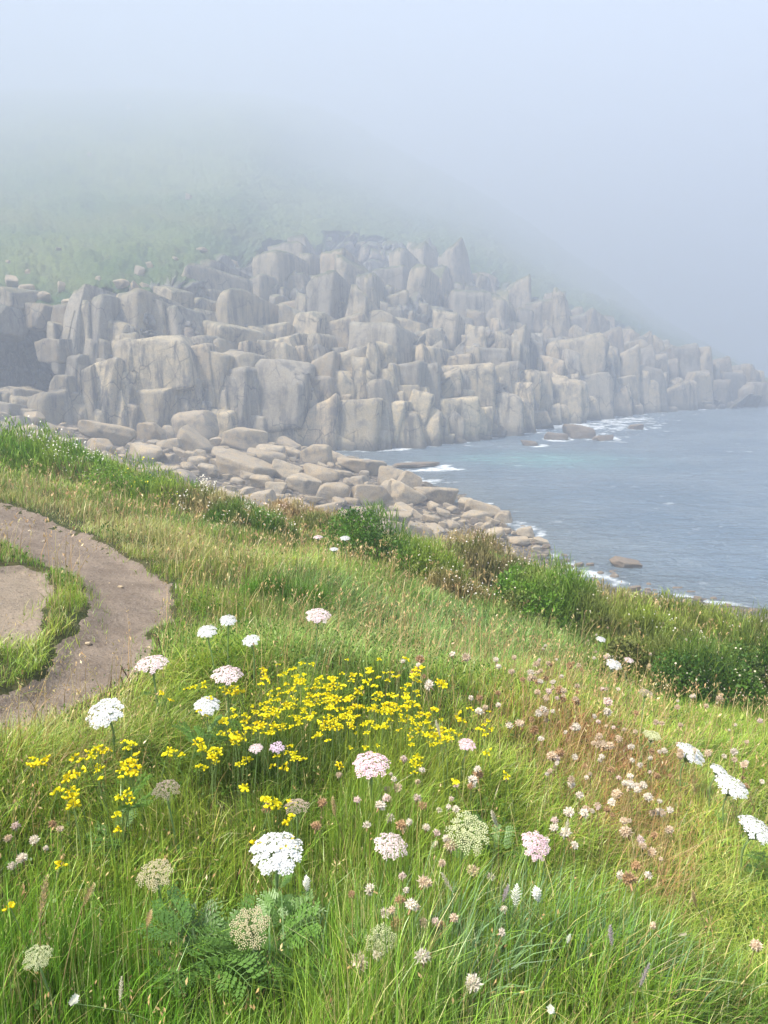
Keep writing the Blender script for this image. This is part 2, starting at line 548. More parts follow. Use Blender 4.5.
HOLLOWS = [  # centre, radii, depth (negative: a bulge), power
    (24, 375, 42, 55, 15.0), (62, 395, 14, 34, 4.0), (345, 382, 15, 26, 3.0), (95, 345, 8, 30, 1.5), (160, 372, 22, 20, -1.2), (163, 322, 12, 15, -1.6), (190, 333, 13, 14, -1.8),
    (231, 352, 14, 20, -2.2), (262, 405, 30, 36, -1.8), (285, 350, 22, 18, -1.5), (355, 428, 26, 26, -2.6), (375, 365, 16, 20, -1.6), (410, 380, 20, 16, -1.2),
    (445, 425, 30, 20, -1.0), (215, 315, 14, 24, 2.0), (250, 320, 12, 26, 2.0), (565, 405, 24, 14, -1.0), (300, 415, 14, 20, 1.6), (78, 402, 14, 16, -1.5), (515, 390, 18, 24, 1.0),
]


# ------------------------------------------------------------------ jointed stone
def cube_grid(n):
    """A cube's surface as one welded sheet of n by n quads a side."""
    t = np.linspace(-1, 1, n + 1)
    vid, V, F = {}, [], []
    def vi(p):
        k = tuple(np.round(p, 5))
        if k not in vid: vid[k] = len(V); V.append(p)
        return vid[k]
    for ax in range(3):
        for sg in (-1, 1):
            a, c = (ax + 1) % 3, (ax + 2) % 3
            for i in range(n):
                for j in range(n):
                    q = []
                    for di, dj in ((0, 0), (1, 0), (1, 1), (0, 1)):
                        p = [0, 0, 0]; p[ax] = sg; p[a] = t[i + di]; p[c] = t[j + dj]
                        q.append(vi(tuple(p)))
                    F.append(q if sg > 0 else q[::-1])
    return np.array(V, float), np.array(F)


CG8 = cube_grid(8)
CG14 = cube_grid(14)


def stone(rng, cg, power, ncut, lo=0.72, hi=1.05, rough=0.05, taper=0.2):
    """One block of granite within a unit box: rounded, cut by a few flat joints, weathered."""
    V0, F = cg
    v = V0 / (np.sum(np.abs(V0) ** power, 1) ** (1 / power))[:, None]
    for _ in range(ncut):
        n = rng.normal(size=3); n /= np.linalg.norm(n)
        off = rng.uniform(lo, hi) * np.sum(np.abs(n) ** (power / (power - 1))) ** ((power - 1) / power)
        v = v - np.maximum(v @ n - off, 0)[:, None] * n * 0.93
    v[:, 0] *= 1 + rng.uniform(-taper, taper) * v[:, 2]
    v[:, 2] *= 1 + rng.uniform(-taper, taper) * v[:, 0]
    v[:, 0] += rng.uniform(-taper, taper) * 0.5 * v[:, 2]
    sd = int(rng.integers(1000))
    if rough:
        w = fbm(v[:, 0] * 1.7 + sd, v[:, 2] * 1.7 + v[:, 1] * 1.3, sd, 3)
        w2 = fbm(v[:, 0] * 5 + sd, v[:, 2] * 5 + v[:, 1] * 4.1, sd + 9, 2)
        v = v * (1 + rough * w + rough * 0.35 * w2)[:, None]
    return v


HAND_BLOCKS = [  # centre px, py, width, height in the picture, roll, forward metres
    (283, 403, 64, 70, 0, 1.6), (232, 394, 26, 36, 8, 0.9), (256, 399, 24, 42, -14, 0.7), (226, 427, 44, 30, 0, 1.2), (260, 431, 28, 26, 0, 1.0), (298, 356, 46, 32, -6, 1.4),
    (274, 358, 22, 26, 5, 0.9), (280, 338, 28, 22, 0, 0.6), (298, 331, 22, 40, 6, 1.0), (320, 338, 26, 38, 0, 1.2), (236, 352, 31, 46, 8, 1.8), (215, 356, 19, 34, -8, 0.9),
    (164, 328, 28, 40, -8, 1.8), (190, 335, 27, 36, -14, 2.0), (166, 368, 66, 50, -8, 1.2), (155, 408, 62, 42, 0, 0.5), (200, 402, 13, 46, 0, 0.2), (219, 378, 26, 44, 12, 0.5),
    (140, 320, 24, 42, 0, 0.8), (122, 350, 14, 84, 2, 0.6), (108, 346, 14, 74, -2, 0.4), (97, 342, 15, 86, 1, 1.2), (112, 396, 22, 62, 3, 0.9), (94, 398, 20, 58, -3, 0.7), (131, 402, 20, 56, 5, 0.5),
    (67, 386, 22, 20, 6, 1.2), (69, 413, 28, 40, 0, 0.8), (83, 350, 10, 60, 3, 0.0), (355, 428, 58, 48, 0, 2.0), (396, 428, 25, 46, 4, 0.8), (421, 423, 21, 56, 14, 0.9), (455, 424, 46, 46, 0, 1.2), (481, 429, 21, 32, 0, 0.6),
    (503, 431, 31, 22, 0, 0.8), (490, 409, 20, 26, 0, 0.4), (356, 378, 34, 46, 0, -1.0), (388, 367, 21, 38, 4, 1.3), (412, 381, 36, 28, -4, 1.4), (437, 364, 33, 30, 0, 1.1), (447, 390, 40, 24, -16, 1.0),
    (465, 375, 24, 34, 0, 0.9), (481, 379, 14, 52, 0, 0.3), (498, 391, 26, 42, 0, 1.0), (517, 387, 18, 42, 0, 0.6), (500, 365, 30, 26, 0, 0.6), (350, 340, 42, 32, -8, 0.6), (385, 335, 36, 34, 0, 0.7),
    (420, 338, 32, 28, 0, 0.7), (455, 336, 26, 38, 0, 0.6), (335, 400, 16, 50, 14, -0.6), (330, 425, 26, 40, 20, -0.8), (530, 395, 24, 44, 0, 0.7), (548, 398, 20, 44, 0, 0.5), (540, 424, 34, 18, 0, 0.6), (305, 300, 22, 44, 4, 0.8), (270, 305, 20, 44, 0, 0.3),
    (248, 300, 16, 40, 0, 0.2), (330, 300, 22, 40, 0, 0.6), (176, 300, 22, 20, 0, 0.6), (20, 300, 30, 22, 0, 1.6), (48, 318, 26, 24, 0, 0.8), (70, 326, 20, 34, 0, 0.6), (5, 322, 22, 30, 0, 0.8), (8, 412, 26, 18, 0, 3.0), (32, 417, 20, 16, 0, 3.0), (-12, 404, 30, 26, 0, 2.5),
]


def cliff_blocks(G, hor, PX, PY, slope, veg, far):
    rng = np.random.default_rng(21)
    jobs = [(a, b2, w, h, r, p, 1) for a, b2, w, h, r, p in HAND_BLOCKS]
    hb = np.array([j[:4] for j in jobs], float)
    taken = lambda x, y: np.any((np.abs(hb[:, 0] - x) < hb[:, 2] * 0.42) & (np.abs(hb[:, 1] - y) < hb[:, 3] * 0.42))
    for lev, (cw, ch) in enumerate([(21, 44), (13, 27), (8, 14)]):
        y = 205.0
        while y < 455:
            x = -150.0 + rng.uniform(0, cw)
            k = 0.66 + 0.34 * (y - 205) / 240
            hh = ch * k * rng.uniform(0.8, 1.25)
            while x < 850:
                kk = k * np.interp(x, [450, 800], [1.0, 0.7])
                w = cw * kk * float(np.clip(np.exp(rng.normal() * 0.42), 0.5, 2.4)); h = hh * rng.uniform(0.8, 1.6)
                cx, cy2 = x + w / 2, y + rng.uniform(-.45, .45) * hh
                x += w * (0.86 if lev == 0 else rng.uniform(0.9, 1.9 if lev == 1 else 4.5))
                if cx < 62 and 322 < cy2 < 425: continue
                if rng.random() > np.interp(cy2, [255, 285, 325], [0.0, 0.35, 1.0]): continue
                if cy2 - h * 0.62 < np.interp(cx, [s_[0] for s_ in ST], [s_[5] for s_ in ST]) - 3: continue
                if taken(cx, cy2) and (lev < 2 or rng.random() < 0.75): continue
                jobs.append((cx, cy2, w * 1.32, h * 1.38, rng.normal() * 5 - 2, rng.uniform(-0.4, 0.5) * (1 if lev == 0 else .7) * np.interp(cy2, [230, 380], [0.45, 1]) + (0.1 if lev else 0), 0))
            y += hh * (0.80 if lev == 0 else 0.9)
    BV, BF, BT = [], [], []
    n = 0
    sub = (slice(0, 440, 2), slice(None, None, 2))
    px, py = PX[sub].ravel(), PY[sub].ravel()
    for cx, cyy, w, h, roll, fwd, hand in jobs:
        k = np.argmin((px - cx) ** 2 + (py - cyy) ** 2)
        if (px[k] - cx) ** 2 + (py[k] - cyy) ** 2 > 60: continue
        i, j = np.unravel_index(k, PX[sub].shape); i *= 2; j *= 2
        if veg[max(i - 12, 0):i + 95, j].max() > 0.5 and not hand and cx < 300: continue
        if veg[i, j] > 0.5 and not hand: continue
        g = G[i, j]; dist = g[1] / 0.985
        m = dist / FPX
        W2, H2 = w * m / 2, h * m / 2
        fl = far[i, j]
        sl = min(slope[i, j], 1.3)
        D2 = max(W2, H2 * 0.45) * rng.uniform(0.8, 1.1) + sl * H2 * 0.6
        out = hor[i, j] * np.array([1, 1, 0]); out /= np.linalg.norm(out) + 1e-9
        view = np.array([-g[0], -g[1], 0]); view /= np.linalg.norm(view)
        out = out * 0.35 + view * 0.65; out /= np.linalg.norm(out)
        yaw = math.atan2(out[0], -out[1]) * -1 + rng.normal() * 0.15 * min(1, w / h * 1.3)
        big = w > 18
        v = stone(rng, CG14 if big else CG8, 20.0 if not big else 16.0, int(rng.integers(4, 8)), 0.72, 1.0, 0.035, 0.20)
        v = v * np.array([W2, D2, H2]) * 1.06
        r = math.radians(roll); cr, sr = math.cos(r), math.sin(r)
        lean = math.radians(rng.uniform(2, 12)); cl, sl = math.cos(lean), math.sin(lean)
        v = np.stack([v[:, 0] * cr + v[:, 2] * sr, v[:, 1], -v[:, 0] * sr + v[:, 2] * cr], 1)
        v = np.stack([v[:, 0], v[:, 1] * cl + v[:, 2] * sl, -v[:, 1] * sl + v[:, 2] * cl], 1)
        c_, s_ = math.cos(yaw), math.sin(yaw)
        v = np.stack([v[:, 0] * c_ - v[:, 1] * s_, v[:, 0] * s_ + v[:, 1] * c_, v[:, 2]], 1)
        pos = g - np.array([-out[0], -out[1], 0]) * 0 + out * (fwd * fl - D2 + sl * H2 * 0.55)
        BV.append(v + pos)
        f = (CG14 if big else CG8)[1]
        BF.append(f + n); n += len(v)
        hz = np.clip(g[2] / 30.0, 0, 1)
        t = np.array([0.57, 0.45, 0.265]) * (1 - hz) + np.array([0.37, 0.31, 0.21]) * hz
        q = rng.random()
        if q < 0.14: t = t * 0.4 + np.array([0.46, 0.34, 0.20]) * 0.6
        elif q < 0.40: t = t * 0.5 + np.array([0.19, 0.185, 0.175]) * 0.5
        t = t * rng.uniform(0.75, 1.15)
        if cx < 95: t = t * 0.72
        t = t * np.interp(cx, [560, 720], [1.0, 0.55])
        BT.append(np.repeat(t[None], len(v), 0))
    return np.concatenate(BV), np.concatenate(BF), np.concatenate(BT)


def build_cliff():
    S = np.array([[np.nan if v is None else v for v in s] for s in ST], float)
    S[:, 2] = np.where(np.isnan(S[:, 2]), sea_y(S[:, 1]), S[:, 2])
    px = np.linspace(-160, 880, 1060)
    C = np.stack([np.interp(px, S[:, 0], S[:, k]) for k in range(S.shape[1])], 1)
    ker = np.hanning(61); ker /= ker.sum()
    for k in range(1, C.shape[1]):
        C[:, k] = np.convolve(np.pad(C[:, k], 30, 'edge'), ker, 'valid')
    rows = [at(px, C[:, 1], C[:, 2])]
    b0 = rows[0].copy(); b0[:, 2] -= 5.0; b0[:, 1] -= 1.0
    pts = [b0, rows[0], at(px, C[:, 3], C[:, 4]), at(px, C[:, 5], C[:, 6]), at(px, C[:, 7], C[:, 8]), at(px, C[:, 9], C[:, 10])]
    back = pts[-1] * 1.0; back[:, 1] += 60; back[:, 2] -= 25
    back2 = back * 1.0; back2[:, 1] += 500; back2[:, 2] = np.minimum(back2[:, 2], 60) - 20
    pts += [back, back2]
    segs = [8, 190, 210, 110, 80, 8, 6]
    grid, tt = [], []
    for k, n in enumerate(segs):
        for i in range(n):
            grid.append(pts[k] * (1 - i / n) + pts[k + 1] * (i / n)); tt.append(k + i / n)
    grid.append(pts[-1]); tt.append(len(segs))
    G = np.array(grid); tt = np.array(tt)
    # soften the kinks of the profile between shoulder and ridge
    k2 = np.hanning(41); k2 /= k2.sum()
    for a in range(3):
        sm = np.apply_along_axis(lambda v: np.convolve(np.pad(v, 20, 'edge'), k2, 'valid'), 0, G[:, :, a])
        wgt = sstep(1.3, 2.0, tt)[:, None]
        G[:, :, a] = G[:, :, a] * (1 - wgt) + sm * wgt
    nr, nc = G.shape[:2]
    du = np.gradient(G, axis=1); dv = np.gradient(G, axis=0)
    N = np.cross(du, dv); N /= np.linalg.norm(N, axis=-1, keepdims=True) + 1e-9
    if N[100, 500, 1] > 0: N = -N
    hor = N * np.array([1, 1, 0.35]); hor /= np.linalg.norm(hor, axis=-1, keepdims=True)
    s1 = np.concatenate([[0], np.cumsum(np.linalg.norm(np.diff(pts[2][:, :2], axis=0), axis=1) * 122 / pts[2][1:, 1])])
    far = G[..., 1] / 122.0                      # blocks are seen coarser where the cliff stands farther off
    Sx = np.broadcast_to(s1[None, :], (nr, nc)).copy()
    dh = np.abs(np.diff(G[..., 2], axis=0)) / far[1:] + 0.12 * np.linalg.norm(np.diff(G, axis=0), axis=-1) / far[1:]
    slope = np.clip(np.gradient(G[..., 1], axis=0) / (np.abs(np.gradient(G[..., 2], axis=0)) + 0.02), 0, 3.0)
    Hh = np.concatenate([np.zeros((1, nc)), np.cumsum(dh, 0)], 0)
    Hh = Hh - Hh[8:9, :] + 0.15 * (Sx * 0.6)      # joints dip a little along the shore
    PX, PY = project(G)
    # where turf lies: beyond the cliff top, ragged, and in patches on the shelves
    n1 = fbm(Sx * 0.10, Hh * 0.12, 40, 4); n2 = fbm(Sx * 0.4, Hh * 0.45, 44, 4)
    edge = 3.0 + 0.20 * n1 + 0.18 * n2 - 0.2 * sstep(225, 300, PX) * sstep(640, 560, PX) - 0.25 * sstep(560, 700, PX) - 0.16 * sstep(190, 120, PX)
    veg = sstep(-0.05, 0.05, tt[:, None] - edge)
    # joints
    wx = Sx + 1.5 * fbm(Sx * 0.08, Hh * 0.06, 60, 2) + 0.22 * fbm(Sx * 0.5, Hh * 0.3, 61, 3) + 0.10 * Hh
    wy = Hh + 2.2 * fbm(Sx * 0.06, Hh * 0.05, 63, 2) + 0.3 * fbm(Sx * 0.35, Hh * 0.3, 64, 3)
    rock = 1 - veg
    D = np.zeros((nr, nc)); ST_ = np.zeros((nr, nc)); tint = np.zeros((nr, nc, 3))
    tone = np.zeros((nr, nc)); warm = np.zeros((nr, nc))
    left = sstep(150, 60, PX)     # the western wall is split into thin upright slabs
    for (cw, ch, A, dep, gw, tilt, seed, wt) in [(8.0, 10.0, 1.9, 2.4, 0.05, 0.6, 100, 0.9), (3.6, 5.8, 1.0, 1.6, 0.06, 0.7, 120, 1.0), (1.9, 3.3, 0.30, 0.6, 0.07, 0.5, 140, 0.8), (0.8, 4.5, 0.3, 0.35, 0.15, 0.5, 160, 0.5)]:
        w = (0.1 + 0.9 * left) if cw < 1 else 1.0
        bi, bj, f1, e, ox, oy = cells(wx / cw, wy / ch, seed)
        r0 = rnd(bi, bj, seed + 5); ra = rnd(bi, bj, seed + 6) - .5; rb = rnd(bi, bj, seed + 7) - .5
        groove = np.exp(-(e / gw) ** 1.5)
        D += w * (A * (r0 * 2 - 1) + tilt * (ra * ox * cw * .35 + rb * oy * ch * .35) * (1 if cw > 2 else .6) - dep * groove + 0.25 * A * np.minimum(e * 2.2, 1))
        if ch > 5: ST_ += oy * ch * slope * (0.5 if ch > 8 else 0.2)
        tone += wt * (rnd(bi, bj, seed + 8) - .5); warm += wt * (rnd(bi, bj, seed + 9) - .5)
    D += 0.16 * fbm(Sx * 1.2, Hh * 0.9, 70, 4)
    # ledges: the face steps back with height
    D *= far ** 0.8
    ST_ *= far * sstep(0.9, 1.3, tt)[:, None] * sstep(4.3, 3.6, tt)[:, None] * rock
    for wpx, dep, P in CRACKS:
        d = np.full((nr, nc), 1e9)
        for (ax, ay), (bx, by) in zip(P[:-1], P[1:]):
            ex, ey = bx - ax, by - ay
            t = np.clip(((PX - ax) * ex + (PY - ay) * ey) / (ex * ex + ey * ey), 0, 1)
            d = np.minimum(d, np.hypot(PX - ax - t * ex, PY - ay - t * ey))
        D -= dep * 1.25 * np.exp(-(d / (wpx * 1.05)) ** 2)
    for cx, cyy, rx, ry, dep in [h_ for h_ in HOLLOWS if h_[4] > 0]:
        q = ((PX - cx) / rx) ** 2 + ((PY - cyy) / ry) ** 2
        D -= dep * np.exp(-q ** 2) if dep > 0 else dep * np.exp(-q ** 1.5)
    D *= sstep(0.2, 1.0, tt)[:, None] * (rock * 0.94 + 0.06)
    # turf and scrub on the slope
    lump = 2.0 * np.abs(fbm(Sx * 0.22, Hh * 0.22, 80, 4)) + 0.9 * np.abs(fbm(Sx * 0.9, Hh * 0.9, 84, 3)) + 3.0 * fbm(Sx * 0.03, Hh * 0.035, 88, 3)
    lump += 5.0 * sstep(3.2, 4.6, tt)[:, None] * fbm(Sx * 0.022, Hh * 0.02, 89, 3)
    D += veg * lump * sstep(2.3, 3.0, tt)[:, None]
    D -= 1.3 * far * rock * sstep(0.9, 1.2, tt)[:, None] * sstep(250, 330, PY)
    V = G + hor * (D * rock)[..., None] - np.stack([G[..., 0], G[..., 1], 0 * D], -1) / np.hypot(G[..., 0], G[..., 1])[..., None] * ST_[..., None] + N * (D * veg)[..., None]
    # colour of the stone: tan where the sea scours it, greyer and lichened higher up; cave shade painted in
    hgt = np.clip(G[..., 2] / 26.0, 0, 1)[..., None]
    low = np.array([0.42, 0.345, 0.235]); high = np.array([0.345, 0.325, 0.29]); pink = np.array([0.47, 0.35, 0.25]); dark = np.array([0.19, 0.19, 0.18])
    tint = low * (1 - hgt) + high * hgt
    wm = np.clip(warm * 0.9, 0, .75)[..., None]
    tint = tint * (1 - wm) + pink * wm
    tint = tint * (1 + 0.42 * tone[..., None])
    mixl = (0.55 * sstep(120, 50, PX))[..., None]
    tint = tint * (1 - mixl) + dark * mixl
    cave_shade = np.exp(-(((PX - 26) / 38) ** 4 + ((PY - 372) / 52) ** 4))[..., None]  # shade of the deep recess, painted into the rock tint
    tint = np.clip(tint * (1 - 0.55 * cave_shade), 0.04, 0.6)
    F = grid_faces(nr, nc)
    Vf = V.reshape(-1, 3); tf = tint.reshape(-1, 3); vf = veg.ravel()
    isveg = vf[F].mean(1) > 0.5
    tone2 = fbm(Sx * 0.07, Hh * 0.08, 86, 4).ravel(); tone3 = fbm(Sx * 0.35, Hh * 0.4, 87, 4).ravel()
    ga = np.array([0.085, 0.145, 0.045]); gb = np.array([0.19, 0.23, 0.075]); gd = np.array([0.035, 0.055, 0.025]); gbr = np.array([0.12, 0.10, 0.06])
    k = np.clip(0.5 + 0.9 * tone2, 0, 1)[:, None]
    gcol = ga * (1 - k) + gb * k
    k = np.clip(0.8 * tone3, 0, 0.8)[:, None]; gcol = gcol * (1 - k) + gd * k
    k = np.clip(-0.7 * tone3 - 0.1, 0, 0.6)[:, None]; gcol = gcol * (1 - k) + gbr * k
    # a paler grass track that crosses the slope
    rr = np.abs(PY - np.interp(PX, [-160, 0, 80, 140, 200, 250, 290], [205, 215, 222, 212, 226, 243, 262])).ravel()
    kk = (np.exp(-(rr / 7) ** 2) * sstep(300, 250, PX.ravel()))[:, None] * 0.55
    gcol = gcol * (1 - kk) + np.array([0.17, 0.18, 0.06]) * kk

    def sub(mask, name, mat, attr):
        f = F[mask]
        u, inv = np.unique(f, return_inverse=True)
        me = np_mesh(name, Vf[u], [inv.reshape(f.shape)], {'tint': attr[u]}, smooth=True)
        tag(link(name, me, mat), kind='structure')
    BV, BF, BT = cliff_blocks(G, hor, PX, PY, slope, veg, far)
    f = F[~isveg]
    u, inv = np.unique(f, return_inverse=True)
    me = np_mesh('cliff', np.concatenate([Vf[u], BV]), [inv.reshape(f.shape), BF + len(u)], {'tint': np.concatenate([tf[u] * (0.5 + 0.3 * sstep(330, 250, PY.ravel()[u]))[:, None], BT])}, smooth=True)  # sheet behind the blocks darkened: crevice shade put into its tint
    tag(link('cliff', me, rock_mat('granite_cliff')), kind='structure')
    m, nt, out = new_mat('hill_turf')
    b = NB(nt); pos = b.geo()
    c = b.attr('tint')
    c = b.mix(b.ramp(b.noise(pos, 0.8, 5, 0.65), [(0.35, 0.0), (0.7, 1.0)]), b.mix(0.5, c, (0.03, 0.05, 0.02)), c)
    nt.links.new(b.bsdf(c, 0.9, 0.1, b.bump(b.noise(pos, 1.2, 5, 0.7), 1.0, 0.6)), out.inputs['Surface'])
    sub(isveg, 'hill', m, gcol)
    return V, PX, PY, tt, pts


# ------------------------------------------------------------------ sea
SEA_ROCKS = []    # (x, y, r) filled when rocks are placed


def build_sea(base_line):
    gx = lambda a, c, n, far: np.concatenate([a - np.geomspace(far, 1, 14), np.linspace(a, c, n), c + np.geomspace(1, far, 14)])
    xs = gx(-14, 120, 440, 9000); ys = gx(38, 235, 520, 9000)
    X, Y = np.meshgrid(xs, ys)
    Z = 0.10 * fbm(X * 0.16 + Y * 0.05, Y * 0.34, 200, 4) + 0.06 * fbm(X * 0.5, Y * 1.1, 204, 3)
    d = X - np.interp(Y, WL_Y, WL_X)                    # distance out from the beach
    bl = base_line[base_line[:, 2] < 1.5][:, :2]
    dc = np.full(X.shape, 1e9)
    m = (X > -30) & (X < 150) & (Y > 60) & (Y < 260)
    dd = dc[m]
    for a, c in zip(bl[:-1:6], bl[6::6]):
        e = c - a
        t = np.clip(((X[m] - a[0]) * e[0] + (Y[m] - a[1]) * e[1]) / (e @ e + 1e-9), 0, 1)
        dd = np.minimum(dd, np.hypot(X[m] - a[0] - t * e[0], Y[m] - a[1] - t * e[1]))
    dc[m] = dd
    n = fbm(X * 0.35, Y * 0.5, 210, 4); n2 = fbm(X * 1.1, Y * 1.5, 214, 3); n3 = fbm(X * 0.06, Y * 0.06, 216, 3)
    foam = np.zeros(X.shape)
    foam = np.maximum(foam, sstep(0.05, 0.5, 1.0 - np.abs(d - 1.0) / 3.2 + 0.9 * n + 0.5 * n2 - 0.75) * (Y < 120) * 0.75)
    foam = np.maximum(foam, sstep(0.1, 0.5, 0.9 - dc / 3.0 + 0.8 * n + 0.3 * n2 + 0.5 * n3 - 0.2))
    wash = np.exp(-((X - 42) / 26) ** 2 - ((Y - 175) / 30) ** 2)
    foam = np.maximum(foam, sstep(0.46, 0.78, 0.62 * wash + 0.45 * n + 0.35 * n2 + 0.2 * np.exp(-dc / 12)) * (dc < 26))
    for rx, ry, r in SEA_ROCKS:
        q = np.hypot(X - rx - r * .4, (Y - ry) * 0.9)
        foam = np.maximum(foam, sstep(0.1, 0.5, 1.0 - np.abs(q - r) / (0.7 * r + 0.8) + 0.9 * n + 0.5 * n2 - 0.6))
    foam = np.maximum(foam, 0.22 * sstep(0.7, 0.8, n + 0.4 * n2) * (Y < 240) * (X < 130))
    shallow = np.clip(sstep(16, 0, d) * 0.8, 0, 1) * (Y < 130)
    turq = np.exp(-((X - 27) / 11) ** 2 - ((Y - 112) / 8) ** 2) + 0.5 * np.exp(-((X - 15) / 9) ** 2 - ((Y - 113) / 5) ** 2)
    turq = np.clip(turq * (0.8 + 0.5 * n), 0, 1)
    mt, nt, out = new_mat('sea_water')
    b = NB(nt); pos = b.geo()
    deep = b.mix(b.ramp(b.noise(b.scale(pos, (0.05, 0.09, 1)), 1.0, 3), [(0.35, 0.0), (0.65, 1.0)]), (0.14, 0.20, 0.255), (0.20, 0.26, 0.31))
    c = b.mix(b.math("MULTIPLY", b.attr("turq", "Fac"), 0.5), deep, (0.20, 0.46, 0.43))
    c = b.mix(b.math('MULTIPLY', b.attr('shallow', 'Fac'), 0.5), c, (0.15, 0.16, 0.13))
    w1 = b.noise(b.scale(pos, (0.28, 0.62, 1)), 1.0, 4, 0.6, 0.8)
    w2 = b.noise(b.scale(pos, (1.3, 2.6, 1)), 1.0, 4, 0.6, 0.4)
    hgt = b.math('ADD', b.math('MULTIPLY', w1, 0.9), b.math('MULTIPLY', w2, 0.4))
    wat = b.bsdf(c, 0.12, 0.5, b.bump(hgt, 1.0, 1.6), IOR=1.33)
    fo = b.math('MULTIPLY', b.attr('foam', 'Fac'), b.ramp(b.noise(pos, 1.6, 5, 0.7), [(0.36, 0.25), (0.56, 1.0)]))
    fm = b.bsdf((0.80, 0.83, 0.84), 0.8, 0.2, b.bump(b.noise(pos, 2.5, 4), 0.6, 0.2))
    mx = b.n('ShaderNodeMixShader', {0: fo, 1: wat, 2: fm})
    nt.links.new(mx.outputs[0], out.inputs['Surface'])
    me = np_mesh('sea', np.stack([X, Y, Z], -1).reshape(-1, 3), [grid_faces(*X.shape)], {'foam': foam.ravel(), 'shallow': shallow.ravel(), 'turq': turq.ravel()})
    tag(link('sea', me, mt), kind='structure')


def build_haze(density, x0=-1100, x1=1100, y0=-60, y1=1750, z0=-7, z1=345):
    V = np.array([(x, y, z) for z in (z0, z1) for y in (y0, y1) for x in (x0, x1)], float)
    F = np.array([(0, 2, 3, 1), (4, 5, 7, 6), (0, 1, 5, 4), (2, 6, 7, 3), (0, 4, 6, 2), (1, 3, 7, 5)])
    m, nt, out = new_mat('sea_mist')
    pv = nt.nodes.new('ShaderNodeVolumePrincipled')
    pv.inputs['Color'].default_value = (0.50, 0.555, 0.645, 1)
    pv.inputs['Density'].default_value = density
    pv.inputs['Anisotropy'].default_value = 0.0
    nt.links.new(pv.outputs[0], out.inputs['Volume'])
    o = link('haze', np_mesh('haze', V, [F], smooth=False), m)
    tag(o, kind='stuff')
